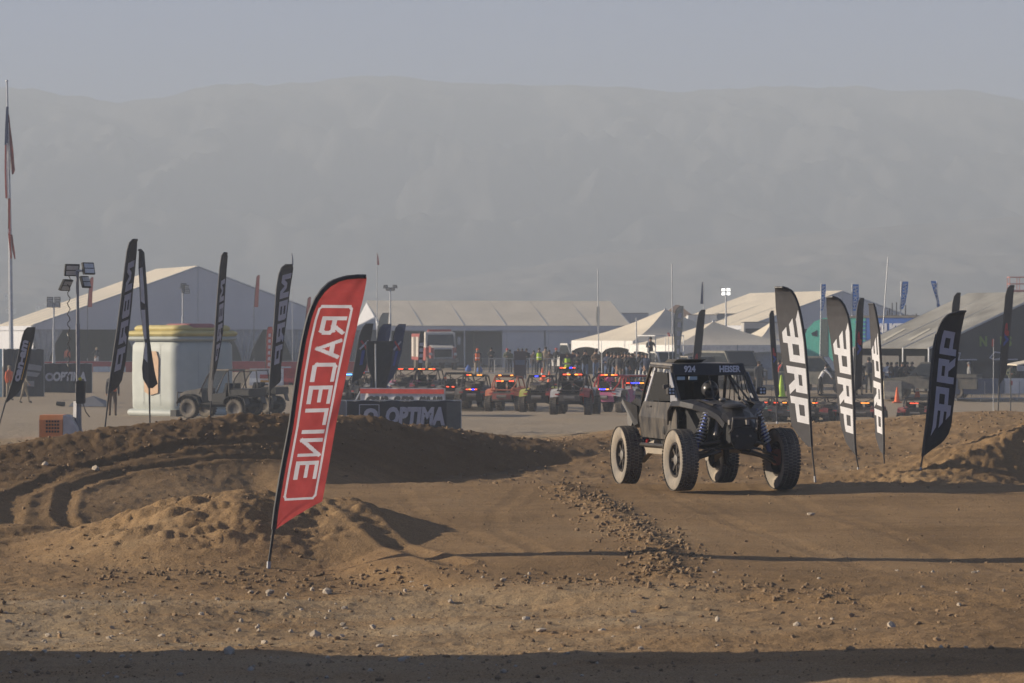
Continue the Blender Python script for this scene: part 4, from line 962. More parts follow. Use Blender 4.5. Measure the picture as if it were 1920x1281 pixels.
t = gable_tent('long low cream-roofed tent with grey walls behind the fire truck', 7.0 + 1.4, 243, R(101), 7.6, 21, 3.5, 2.1, 6, side=((-1, 0, .52, mwallc), (1, 0, 1, mwallc)))
gable_tent('cream gabled tent behind the teal trailer', (1585 - 960) / 21.5, 250, R(22), 9.0, 18, 3.6, 3.0, 4)
def peak_tent(label, x, d, rz, hx, hy, eave, rise, backwall=True):
    t = thing('peaked_tent', label, 'tent', (x, d, gz(x, d)), rz)
    C = [(-hx, -hy), (hx, -hy), (hx, hy), (-hx, hy)]; n = 6
    for i in range(4):
        a = C[i]; b = C[(i + 1) % 4]; vs = []
        for k in range(n + 1):
            q = k / n; r = (1 - q); z = eave + rise * (q - .10 * math.sin(math.pi * q))
            vs += [(a[0] * r, a[1] * r, z), (b[0] * r, b[1] * r, z)]
        MB().add(vs, [(2 * k, 2 * k + 1, 2 * k + 3, 2 * k + 2) for k in range(n)]).build('roof_panel', mcanvas, t)
        # scalloped valance
        vs = []; m = 16
        for j in range(m + 1):
            u = j / m; px_, py_ = a[0] + (b[0] - a[0]) * u, a[1] + (b[1] - a[1]) * u; sc = abs(math.sin(u * math.pi * 2))
            vs += [(px_ * 1.005, py_ * 1.005, eave), (px_ * 1.005, py_ * 1.005, eave - .85 + .42 * sc ** .5)]
        MB().add(vs, [(2 * j, 2 * j + 1, 2 * j + 3, 2 * j + 2) for j in range(m)]).build('valance', mat('white_valance', (.78, .77, .74), .8, trans=.15), t)
        MB().tube([(a[0], a[1], 0), (a[0], a[1], eave)], .05, 6).build('leg', malu, t)
        mx_, my_ = (a[0] + b[0]) / 2, (a[1] + b[1]) / 2
        MB().tube([(mx_, my_, 0), (mx_, my_, eave)], .05, 6).build('leg', malu, t)
    for s, m in ((1, mwallc),):
        MB().plate([(hx, -hy, 0), (hx, hy, 0), (hx, hy, eave - .1), (hx, -hy, eave - .1)], .02).build('side_wall', m, t)
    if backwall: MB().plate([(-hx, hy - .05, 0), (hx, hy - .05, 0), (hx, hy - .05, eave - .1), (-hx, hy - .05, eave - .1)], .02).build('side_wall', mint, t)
    MB().ball((0, 0, eave + rise), .09).build('peak_cap', malu, t)
    # tied drapes at the corners
    for a in (C[0], C[1]):
        MB().tube([(a[0] * .96, a[1], eave - .4), (a[0] * .93, a[1] - .05, eave * .5), (a[0] * .97, a[1], .3)], [.35, .16, .22], 8).build('drape', mat('white_valance', (.78, .77, .74)), t, True)
    return t
peak_tent('large cream peaked tent with scalloped white valance beside the crowd', 10.5, 195, R(28), 5.0, 4.2, 2.35, 2.15)
peak_tent('smaller cream peaked tent with white valance behind the pickup', 12.6, 178, R(20), 4.2, 3.6, 2.15, 1.45)
def frame_wall(label, x0, x1, y0, y1, d, m):
    a = W(x0, y1, d); b = W(x1, y0, d); t = thing('canvas_screen', label, 'screen', ((a.x + b.x) / 2, d, a.z)); w = (b.x - a.x) / 2; h = b.z - a.z
    n = max(2, int(w * 2 / 2.4))
    for i in range(n):
        u0 = -w + 2 * w * i / n + .02; u1 = -w + 2 * w * (i + 1) / n - .02
        MB().plate([(u0, 0, 0), (u1, 0, 0), (u1, 0, h), (u0, 0, h)], .03).build('panel', m, t)
    for i in range(n + 1): MB().tube([(-w + 2 * w * i / n, .05, 0), (-w + 2 * w * i / n, .05, h + .04)], .035, 6).build('post', malu, t)
    return t
mbl = mat('blue_grey_canvas', (.30, .35, .43), .8)
frame_wall('blue-grey canvas side screen right of the peaked tents', 1276, 1448, 645, 716, 176, mbl)
peak_tent('small grey-green peaked canopy beside the slim monogram flag', 19.2, 210, R(20), 1.9, 1.9, 2.4, 1.3)

# dark team awning on the right, camouflage roof
mcamo = mat('grey_camouflage_roof', (.26, .25, .22), .8, var=.35, scale=.5)
mbk = mat('black_awning_wall', (.035, .037, .04), .7, var=.15, scale=1)
mgreen = mat('faded_green_print', (.16, .24, .05), .7)
t = thing('team_awning', 'dark team awning with grey camouflage roof and faded green lettering', 'awning', (28.9, 154, gz(28.9, 154)), R(30))
ev, ap, hw, LL = 2.25, 5.3, 8.0, 6.6
for i in range(3):
    y0, y1 = LL * i / 3 + .02, LL * (i + 1) / 3 - .02
    for s in (-1, 1): MB().plate([(s * hw, y0, ev), (s * hw, y1, ev), (0, y1, ap), (0, y0, ap)], .03).build('roof_panel', mcamo, t)
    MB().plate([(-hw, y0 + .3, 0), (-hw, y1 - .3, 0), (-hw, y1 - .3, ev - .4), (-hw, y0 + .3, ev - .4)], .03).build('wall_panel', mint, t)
for y in (0, 2.2, 4.4, 6.6): MB().tube([(-hw, y, 0), (-hw, y, ev), (0, y, ap - .05)], .06, 6).build('frame_post', malu, t)
MB().plate([(-hw, 0, ev - .75), (hw, 0, ev - .75), (hw, 0, ev), (0, 0, ap - .08), (-hw, 0, ev)], .03).build('gable_panel', mbk, t)
MB().plate([(-hw, LL, 0), (hw, LL, 0), (hw, LL, ev), (-hw, LL, ev)], .03).build('rear_wall', mbk, t)
for i in range(5): MB().plate([(-hw + 3.2 * i + .1, .4, 0), (-hw + 3.2 * i + 3.0, .4, 0), (-hw + 3.2 * i + 3.0, .4, 1.9), (-hw + 3.2 * i + .1, .4, 1.9)], .03).build('front_panel', mbk, t)
flat_text('N', (-4.6, -.03, 2.35), (1, 0, 0), (0, 0, 1), .55, mgreen, t, bold=.05); flat_text('US', (-3.2, -.03, 2.35), (1, 0, 0), (0, 0, 1), .55, mgreen, t, bold=.05)
for k, x in enumerate((-6.7, -3.9)):
    map_polys(stroke_polys([[(0, 0), (.35, .3), (.8, .25), (.7, -.05), (.3, -.1), (0, 0)], [(.3, -.1), (1.9, -.1)]], .07), lambda a, b, x=x: (x + a, -.03, 1.75 + b), 'emblem', mgreyp, t, 0, 0)
for y in (1.1, 3.3, 5.5):
    MB().plate([(-hw + 1.0, y - .5, ev + .42), (-hw + 2.6, y - .2, ev + 1.03), (-hw + 2.7, y + .1, ev + 1.07), (-hw + 1.1, y - .1, ev + .46)], .012).build('camouflage_patch', mat('tan_camouflage_patch', (.42, .40, .33), .8), t)
t = thing('pale_canopy', 'pale canopy edge with a dark skirt behind the tall monogram flag', 'canopy', (W(1915, 740, 130).x + 2.4, 130, gz(24, 130)))
MB().plate([(-2.6, 0, 2.62), (2.6, 0, 3.6), (2.6, 3, 3.6), (-2.6, 3, 2.62)], .05).build('roof_panel', mcanvas, t)
for x in (-2.4, 2.4): MB().tube([(x, 2.8, 0), (x, 2.8, 2.6)], .03, 6).build('leg', mpole, t)
MB().plate([(-2.6, -.02, 2.35), (2.6, -.02, 2.35), (2.6, -.02, 2.6), (-2.6, -.02, 2.6)], .02).build('valance', mdrape, t)

# ------------------------------------------------------------------ barriers, banners, fences
mblk = mat('black_vinyl', (.04, .042, .045), .55, var=.12, scale=2)
mgreyv = mat('grey_vinyl', (.22, .22, .225), .6, var=.1, scale=2)
mredv = mat('red_vinyl', (.36, .05, .05), .6, var=.15, scale=2)
mwhv = mat('white_vinyl', (.66, .66, .65), .6, var=.06, scale=3)
def banner_fence(label, px0, px1, y0, y1, d, m, posts=5, cat='banner', name='fence_banner'):
    a = W(px0, y1, d); b = W(px1, y0, d); a.z = gz((a.x + b.x) / 2, d); t = thing(name, label, cat, (a.x, d, a.z)); w = b.x - a.x; h = b.z - a.z; n = 30
    vs = []
    for i in range(n + 1):
        for k in range(5): vs.append((w * i / n, .03 * math.sin(i * 1.3) * (1 - k / 6), h * k / 4 - .02 * math.sin(i * .9) * (k == 4)))
    MB().add(vs, [(i * 5 + k, (i + 1) * 5 + k, (i + 1) * 5 + k + 1, i * 5 + k + 1) for i in range(n) for k in range(4)]).build('sheet', m, t, True)
    for i in range(posts): MB().tube([(w * i / (posts - 1), .06, -.1), (w * i / (posts - 1), .06, h + .03)], .022, 6).build('post', msteel, t)
    MB().tube([(0, .06, h + .01), (w, .06, h + .01)], .018, 6).build('top_rail', msteel, t)
    return t, w, h
t, w, h = banner_fence('black fence banner with large grey battery-maker name behind the bank', 650, 864, 752, 822, 84, mblk, 4)
flat_text('OPTIMA', (1.15, -.05, .20), (1, 0, 0), (0, 0, 1), .56, mgreyp, t, bold=.06, shear=.15, width=1.75)
map_polys(stroke_polys([[(0, 0), (0, 1), (1.05, 1), (1.05, 0)]], .05), lambda x, y: (.38 + x * .55, -.05, .35 + y * .47), 'emblem', mgreyp, t, 0, 0)
flat_text('O', (.50, -.05, .30), (1, 0, 0), (0, 0, 1), .42, mgreyp, t, bold=.08)
MB().plate([(w - .42, -.045, .03), (w, -.045, .03), (w, -.045, h - .03), (w - .42, -.045, h - .03)], .01).build('end_panel', mat('charcoal_vinyl', (.09, .095, .09), .6), t)
banner_fence('short grey slatted barrier end beside the black name banner', 628, 649, 752, 806, 83.5, mgreyv, 2)
t, w, h = banner_fence('white and red banner with dark lettering above the black banner', 676, 839, 729, 800, 98, mwhv, 4)
MB().plate([(0, -.06, h - .16), (w, -.06, h - .16), (w, -.06, h), (0, -.06, h)], .01).build('red_band', mat('bright_red_vinyl', (.55, .07, .05), .6), t)
t.rotation_euler = (0, 0, R(-14))
for x, k in ((.18, 1.75), (2.1, .85)): flat_text('can-am', (x, -.07, h - .60), (1, 0, 0), (0, 0, 1), .36, mblk, t, bold=.05, shear=.35, width=k)
MB().tube([(-.35, 0, h - .75), (0, 0, h - .1)], .03, 6).build('prop', msteel, t)
t, w, h = banner_fence('dark fence banner with grey battery-maker name left of the light tower', 82, 172, 682, 738, 150, mblk, 3)
flat_text('OPTIMA', (.50, -.05, .62), (1, 0, 0), (0, 0, 1), .50, mwhite, t, bold=.05, shear=.12, width=1.75); flat_text('O', (.08, -.05, .62), (1, 0, 0), (0, 0, 1), .45, mgreyp, t, bold=.05)
t, w, h = banner_fence('tall black display wall with grey graphics behind the leaning flag', 6, 82, 655, 748, 146, mblk, 2, 'display wall', 'display_wall')
for q in ([(1.25, 1.75), (2.0, 1.62), (1.95, 1.35), (1.2, 1.45)], [(1.2, 1.35), (1.9, 1.25), (1.75, 1.05), (1.1, 1.12)], [(1.15, .85), (1.6, .85), (1.6, .55), (1.15, .60)]):
    MB().plate([(x, -.05, z) for x, z in q], .01).build('graphic', mgreyv, t)
MB().plate([(-.45, 0, 0), (-.05, 0, 0), (-.05, 0, 2.5), (-.45, 0, 2.5)], .05).build('side_panel', mat('teal_white_panel', (.35, .50, .50), .6), t)
banner_fence('long dull red banner wall across the front of the big marquee', 40, 690, 678, 712, 205, mredv, 14)
for i, (a, b, lab) in enumerate(((175, 235, 'white sponsor banner low on the red wall by the left flags'), (500, 545, 'pale sponsor banner low on the red wall by the narrow red flag'))):
    banner_fence(lab, a, b, 688, 708, 204, mat('pale_blue_vinyl', (.42, .48, .55), .6), 2)
# plastic water-filled barriers, alternately white and red
def jersey(label, px, py, d, m, w=1.9, rz=0., group=None):
    p = GP(px, py); t = thing('plastic_barrier', label, 'barrier', p, rz, group)
    pr = [(-.28, 0), (.28, 0), (.28, .18), (.14, .42), (.10, .95), (-.10, .95), (-.14, .42), (-.28, .18)]
    MB().prism_x(pr, -w / 2, w / 2).build('shell', m, t)
    MB().box(-.12, .12, -.30, -.285, .0, .10).build('forklift_slot', mdark, t)
    return t
mredpl = mat('red_plastic', (.42, .06, .05), .55, var=.15); mwhpl = mat('white_plastic', (.62, .62, .60), .55, var=.08)
jersey('white plastic barrier with red and amber sticker left of the red one', 500, 723, 165, mwhpl)
jersey('red plastic barrier between two white ones', 546, 722, 165, mredpl); jersey('white plastic barrier half behind the red flag', 572, 722, 165, mwhpl, 1.0)
b = [o for o in bpy.data.objects if o.name.startswith('plastic_barrier')][0]
MB().plate([(-.35, -.31, .40), (.35, -.31, .40), (.35, -.31, .62), (-.35, -.31, .62)], .01).build('sticker', mredpl, b); MB().plate([(-.33, -.31, .18), (.33, -.31, .18), (.33, -.31, .30), (-.33, -.31, .30)], .01).build('sticker', myelp, b)
jersey('cream plastic barrier by the orange cone in front of the old dark pickup', 1673, 750, 118, mat('cream_plastic', (.55, .48, .33), .6), .9); jersey('faded pinkish barrier beside the cream one', 1666, 747, 121, mat('pink_plastic', (.48, .30, .24), .6), .6, .5)
# steel crowd barricades
def barricade(label, px, py, d, rz=0., panel=None, group='steel crowd barricades', w=2.2):
    p = GP(px, py); t = thing('crowd_barricade', label, 'barricade', p, rz, group); h = 1.1
    MB().tube([(-w / 2, 0, .12), (-w / 2, 0, h - .15), (-w / 2 + .15, 0, h), (w / 2 - .15, 0, h), (w / 2, 0, h - .15), (w / 2, 0, .12), (-w / 2, 0, .12)], .025, 6).build('frame', msteel, t, True)
    for i in range(1, 15): MB().tube([(-w / 2 + w * i / 15, 0, .12), (-w / 2 + w * i / 15, 0, h)], .009, 5, False).build('bar', msteel, t)
    for x in (-w * .36, w * .36): MB().tube([(x, -.28, 0), (x, 0, .14), (x, .28, 0)], .02, 5).build('foot', msteel, t)
    if panel: MB().plate([(-w / 2 + .04, -.05, .35), (w / 2 - .04, -.05, .35), (w / 2 - .04, -.05, h + .02), (-w / 2 + .04, -.05, h + .02)], .012).build('banner', panel, t)
    return t
for px, lab in ((920, 'bare crowd barricade in front of the tent opening'), (958, 'bare crowd barricade behind the upright dark board'), (1008, 'bare crowd barricade behind the marshal in the yellow vest'), (1046, 'bare crowd barricade beside the white utility truck')): barricade(lab, px, 703, 188)
for px, lab in ((1398, 'bare crowd barricade behind the race buggy windscreen pillar'), (1438, 'bare crowd barricade behind the slim monogram flag'), (1475, 'bare crowd barricade behind the tallest charcoal flag')): barricade(lab, px, 728, 150)
mgb = mat('dull_blue_vinyl', (.10, .12, .17), .6)
barricade('white-bannered barricade with a small red mark by the tall monogram flag', 1893, 751, 118, 0, mwhv, w=1.0); barricade('white-bannered barricade at the far end of the row', 1922, 751, 118, 0, mwhv, w=1.4)
for px, lab in ((1853, 'blue-grey bannered barricade beside the white-bannered one'), (1815, 'blue-grey bannered barricade behind the shaded black flag')): barricade(lab, px, 752, 120, 0, mgb, w=1.7)
bb = [o for o in bpy.data.objects if o.get('label', '').startswith('white-bannered barricade with a small')][0]
MB().plate([(.0, -.07, .78), (.14, -.07, .78), (.14, -.07, 1.0), (.0, -.07, 1.0)], .01).build('red_mark', mredpl, bb)
# dark upright boards in front of the barricades
for px, py, lab in ((975, 712, 'upright dark board standing in front of the barricades'), (1062, 722, 'upright dark board with bluish print beside the yellow-vested marshal')):
    p = GP(px, py); t = thing('sign_board', lab, 'sign', p); MB().box(-.38, .38, -.03, .03, .05, 1.75).build('board', mat('dark_maroon_board', (.07, .045, .05), .7), t)
    for s in (-.3, .3): MB().tube([(s, -.3, 0), (s, 0, .3), (s, .3, 0)], .02, 5).build('foot', msteel, t)
    MB().plate([(-.3, -.045, .9), (.3, -.045, .9), (.3, -.045, 1.2), (-.3, -.045, 1.2)], .01).build('print', mgb, t)
# cones
def cone(label, px, py, d, m, h=.75, bands=True):
    p = GP(px, py); t = thing('traffic_cone', label, 'cone', p)
    MB().box(-h * .26, h * .26, -h * .26, h * .26, 0, .04).build('base', m, t)
    MB().lathe([(.04, h * .19), (h * .5, h * .11), (h * .97, h * .04), (h, 0)], 12, 'z').build('shell', m, t, True)
    if bands:
        for z0 in (.45, .68): MB().lathe([(h * z0, h * .19 - h * .165 * z0 + .004), (h * (z0 + .13), h * .19 - h * .165 * (z0 + .13) + .004)], 12, 'z').build('white_band', mwhpl, t, True)
mcone = mat('orange_plastic', (.72, .13, .03), .6, var=.1); mlime = mat('lime_plastic', (.42, .62, .05), .6, var=.1)
for a in ((1017, 714, 165, 'orange cone with white bands on the dirt before the barricades'), (1030, 722, 150, 'orange cone with white bands behind the row of staged buggies'), (835, 728, 142, 'tall orange marker behind the white and red banner'), (1155, 722, 165, 'small orange cone at the feet of the dark-clad crowd'), (1682, 755, 115, 'plain orange cone in front of the cream barrier'), (1720, 748, 118, 'reddish cone in front of the old dark pickup')):
    cone(a[3], a[0], a[1], a[2], mcone, .8, a[0] != 1682)
cone('tall lime-green marker cone beside the slim monogram flag', 1465, 745, 120, mlime, 1.15, False)
# grey tarpaulin heap and blue litter bags
p = GP(165, 763); t = thing('tarp_bundle', 'grey tarpaulin bundle lying behind the light tower', 'tarp', p)
MB().add([(-.9, -.3, 0), (.9, -.35, 0), (1.0, .4, 0), (-.9, .4, 0), (-.7, -.1, .22), (.25, -.12, .50), (.85, 0, .30), (.3, .25, .48)], [(0, 1, 6, 5, 4), (1, 2, 6), (2, 3, 4, 7, 6), (3, 0, 4), (4, 5, 7), (5, 6, 7)]).build('cover', mgreyv, t); MB().tube([(-1.1, -.1, .1), (-1.5, -.1, .14)], [.12, .1], 8).build('roll', mdark, t)
for px, py, d, lab in ((878, 697, 186, 'blue bag on the ground in the tent opening'), (899, 699, 186, 'blue bag beside the marshal in the orange vest'), (980, 708, 172, 'blue bag by the upright dark board'), (1160, 706, 168, 'blue and white bag behind the crowd')):
    p = GP(px, py); t = thing('cloth_bag', lab, 'bag', p); MB().lathe([(0, .16), (.06, .24), (.25, .22), (.42, .10), (.48, .04), (.52, .07)], 9, 'z').build('sack', mat('blue_sack', (.05, .12, .38), .7), t, True); MB().tube([(0, 0, .46), (.05, 0, .5)], .05, 6).build('knot', mdrape, t)
# ------------------------------------------------------------------ staged race buggies seen from behind
def led(name, c, e): return mat(name, c, emit=e)
LR = led('red_led', (1, .08, .03), 1.1); LA = led('amber_led', (1, .28, .04), 1.3); LB = led('blue_led', (.03, .04, 1), 2.6); LC = led('sky_led', (.08, .35, 1), 2.5)
_lo = {}
def wheel_lo(parent, c, r=.37, w=.28, rz=0.):
    if 'w' not in _lo:
        _lo['tyre'] = MB().lathe([(-w * .36, r * .55), (-w * .5, r * .72), (-w * .48, r * .93), (-w * .36, r), (-w * .12, r * .985), (0, r), (w * .12, r * .985), (w * .36, r), (w * .48, r * .93), (w * .5, r * .72), (w * .36, r * .55), (-w * .36, r * .55)], 22, 'x').mesh('tyre', True); _lo['tyre'].materials.append(mat('pit_dusty_tyre', (.03, .03, .03), .85, dust=.55, scale=8))
        _lo['rim'] = MB().lathe([(-w * .3, r * .55), (-w * .22, r * .2), (-w * .25, 0)], 16, 'x').lathe([(w * .3, r * .55), (w * .22, r * .2), (w * .25, 0)], 16, 'x').mesh('rim', True); _lo['rim'].materials.append(mrim)
        k = MB()
        for i in range(22):
            a = 2 * math.pi * i / 22
            for x0, x1, o in ((-.5, -.1, 0), (.1, .5, .14)):
                vs = [(x * w, rr * math.cos(a + o + t), rr * math.sin(a + o + t)) for rr in (r * .96, r * 1.03) for x, t in ((x0, -.06), (x1, -.06), (x1, .06), (x0, .06))]
                k.add(vs, [(4, 5, 6, 7), (0, 1, 5, 4), (1, 2, 6, 5), (2, 3, 7, 6), (3, 0, 4, 7)])
        _lo['tread'] = k.mesh('tread'); _lo['tread'].materials.append(mtread); _lo['w'] = 1
    o = link('wheel', _lo['rim'], parent); o.location = c; o.rotation_euler = (0, 0, rz)
    link('tyre', _lo['tyre'], o); tag(link('tread', _lo['tread'], o), kind='stuff'); return o
def staged(label, px, py, d, rz, main, accent, spare=False, bars=(), roof=None, stripe=None, flash=None, low=None):
    p = GP(px, py) if low is None else sink(W(px, py, 128)); t = thing('staged_buggy', label, 'buggy', p, rz, 'buggies staged in the pits')
    B = lambda mb, nm, m, sm_=False: mb.build(nm, m, t, sm_)
    for s in (-1, 1):
        wheel_lo(t, (s * .70, -1.05, .37)); wheel_lo(t, (s * .72, 1.15, .37))
        # tail fender sweeping up over the rear wheel
        pr = [(-1.45, .78), (-1.35, 1.02), (-1.0, 1.10), (-.55, 1.05), (-.25, .80), (-.3, .55)]
        f = MB(); n = len(pr); vs = [(s * .40, y, z) for y, z in pr] + [(s * .80, y * .98, z - .06) for y, z in pr]
        o = f.add(vs, [(i, i + 1, n + i + 1, n + i) for i in range(n - 1)]).build('rear_fender', accent if s < 0 or not stripe else stripe, t); so = o.modifiers.new('t', 'SOLIDIFY'); so.thickness = .03
        B(MB().plate([(s * .70, -.40, .42), (s * .70, .62, .42), (s * .72, .70, .90), (s * .70, .30, 1.05), (s * .70, -.35, 1.02)], .03), 'door', main)
        pr2 = [(.45, .80), (.6, 1.05), (1.0, 1.10), (1.45, .95), (1.7, .75)]
        vs = [(s * .25, y, z + .03) for y, z in pr2] + [(s * .78, y, z - .05) for y, z in pr2]; n = 5
        o = MB().add(vs, [(i, i + 1, n + i + 1, n + i) for i in range(n - 1)]).build('front_fender', accent, t); so = o.modifiers.new('t', 'SOLIDIFY'); so.thickness = .03
        B(MB().tube([(s * .62, .60, 1.02), (s * .55, .25, 1.58), (s * .52, -.55, 1.62), (s * .56, -.95, 1.30), (s * .46, -1.40, 1.0)], .03, 6), 'cage_side_tube', roof or mtube, True)
        B(MB().tube([(s * .64, -.40, 1.0), (s * .53, -.50, 1.60)], .028, 6), 'cage_pillar', roof or mtube)
        B(MB().tube([(s * .18, -1.30, .55), (s * .62, -1.08, .38)], .03, 6), 'trailing_arm', mtube)
        sh = B(MB().tube([(s * .42, -.95, 1.08), (s * .54, -1.10, .46)], .035, 6), 'shock_absorber', mred if accent is not mbody else mspring)
        B(MB().box(s * .50 - .09, s * .50 + .09, -1.46, -1.42, .82, .88), 'tail_lamp', mredpl)
    B(MB().prism_x([(-1.35, .45), (1.45, .42), (1.6, .68), (1.2, .92), (.5, 1.0), (-.5, .78), (-1.38, .92)], -.46, .46), 'chassis', mdark)
    B(MB().plate([(-.50, -1.40, .50), (.50, -1.40, .50), (.44, -1.44, .92), (-.44, -1.44, .92)], .03), 'rear_panel', main)
    for y, z in ((.25, 1.58), (-.55, 1.62), (-1.40, 1.0)): B(MB().tube([(-.52, y, z), (.52, y, z)], .028, 6), 'cage_cross_tube', roof or mtube)
    B(MB().tube([(-.50, -.56, 1.60), (.46, -1.0, 1.05)], .02, 5), 'cage_brace', mtube); B(MB().tube([(.50, -.56, 1.60), (-.46, -1.0, 1.05)], .02, 5), 'cage_brace', mtube)
    B(MB().plate([(-.53, .28, 1.63), (.53, .28, 1.63), (.53, -.58, 1.66), (-.53, -.58, 1.66)], .03), 'roof', main)
    for x in (-.26, .26):
        so = B(MB().prism_x([(.0, .62), (-.42, .60), (-.60, 1.35), (-.48, 1.36), (-.30, .75), (.0, .75)], x - .2, x + .2), 'seat', mdark)
    if spare:
        o = wheel_lo(t, (0, -1.05, 1.16)); o.name = 'spare_wheel'; o.rotation_euler = (0, R(80), R(90))
    B(MB().tube([(.22, -1.50, .70), (-.22, -1.50, .70)], .09, 8), 'muffler', mhub, True)
    for (z, y, cols, w) in bars:
        bo = B(MB().box(-w / 2 - .02, w / 2 + .02, y - .02, y + .03, z - .03, z + .03), 'light_bar', mdark); n = len(cols)
        for i, c in enumerate(cols):
            if c is None: continue
            MB().box(-w / 2 + w * i / n + .01, -w / 2 + w * (i + 1) / n - .01, y - .045, y - .02, z - .02, z + .02).build('lamp', c, bo)
    if flash: B(MB().plate([(-.44, -1.475, .58), (.44, -1.475, .58), (.40, -1.49, .84), (-.40, -1.49, .84)], .012), 'race_graphic', flash)
    B(MB().tube([(.5, -1.0, 1.2), (.52, -1.05, 2.2)], .008, 5), 'whip_aerial', mtube)
    if low: t.scale = (1, 1, low)
    return t
def paint(n, c): return mat('paint_' + n, tuple(.75 * k + .02 for k in c), .5, dust=.35, scale=5)
pOr, pYe, pWh, pRe, pPk, pBl, pCh, pGn = paint('orange', (.62, .12, .03)), paint('yellow_green', (.48, .50, .05)), paint('white', (.60, .60, .60)), paint('red', (.42, .03, .03)), paint('pink', (.60, .10, .28)), paint('blue', (.06, .14, .40)), paint('charcoal', (.05, .05, .055)), paint('teal', (.05, .35, .34))
A2 = (LA, LR, None, None, LA, LR)
staged('black staged buggy with a spare wheel laid on its tail', 893, 768, 133, R(-8), mbody, pCh, True, ((1.64, -.62, (LR, LA, None, None, LA, LA), .75), (.98, -1.47, (LR, LA, LB, LR), .55)))
staged('orange and white staged buggy with amber roof beacons', 955, 771, 132, R(-14), pCh, pOr, False, ((1.66, -.62, (LA, None, None, None, LA), .7), (1.40, -.80, (LR, LR, LA, None, None, LR, LR), .85)), pOr, None, pRe)
staged('black staged buggy with yellow-green and red flanks', 1018, 773, 131, R(-12), mbody, pYe, True, ((1.62, -.62, (None, LB, None, LR, None), .8),), None, pRe)
staged('black staged buggy with red and white rear stripes and number panel', 1078, 778, 129, R(-10), mbody, pWh, False, ((1.64, -.62, (LR, LA, None, LA, LR), .8),), None, pRe, pCh)
staged('white-flanked staged buggy with pink trim and red cage', 1152, 774, 131, R(-22), pPk, pWh, False, ((1.66, -.62, (LR, LA, None, LA, LR), .8), (1.05, -1.48, (LR, LB, LB, LA), .6)), mred)
staged('grey staged buggy with red cage hidden behind the race buggy tail', 1196, 772, 133, R(-10), pWh, pCh, False, ((1.3, -.9, (LR, LB, LB, LA), .8),), mred)
staged('dark staged buggy with a blue beacon in the second row', 1068, 752, 143, R(-10), pCh, mbody, False, ((1.66, -.62, (LR, LA, None, LB, LR), .8),))
staged('black staged buggy with small red lights beside the spare-wheel one', 862, 764, 137, R(-16), mbody, pCh, False, ((1.0, -1.47, (LR, None, LR), .4),))
staged('black staged buggy with pale blue light bar beside the big red flag', 662, 766, 134, R(-18), mbody, pCh, False, ((1.62, -.62, (LA, LC, LC, None), .8), (1.0, -1.47, (LR, LR, None), .5)))
staged('blue and white staged buggy behind the dark emblem flags', 694, 762, 137, R(-30), pBl, pWh, False, ((1.62, -.62, (None, LR, None), .5),))
staged('pink-flanked staged buggy above the white and red banner', 768, 754, 142, R(-14), mbody, pPk, True, ((1.64, -.62, (LR, None, LR), .8),))
staged('black staged buggy with paired amber lights above the white and red banner', 806, 754, 142, R(-12), mbody, pCh, False, ((1.64, -.62, (LA, LR, None, LA, LR), .9),))
g = []
for px, py, d, m, a, cols, lab in ((1432, 794, 122, mbody, pCh, (LA, LB, LR), 'dark staged buggy with amber and blue bar beside the race buggy nose'), (1468, 796, 120, pCh, pGn, (LR, None, LA), 'staged buggy with teal trim behind the tallest charcoal flag'), (1527, 796, 121, mbody, pRe, (LA, None, LA, LR), 'dark staged buggy with paired amber lights between charcoal flags'), (1552, 794, 124, mbody, pCh, (LR, None, None), 'black staged buggy with bare cage behind the middle charcoal flag'), (1622, 796, 121, pCh, pRe, (None, LA, LA), 'red-trimmed staged buggy with one amber light behind the narrow flag'), (1722, 790, 122, mbody, pRe, (LR, LR, None), 'dark staged buggy behind the bank by the shaded black flag')):
    staged(lab, px, py, d, R(-14), m, a, px == 1552, ((1.30, -.80, cols, .6),), low=.72)

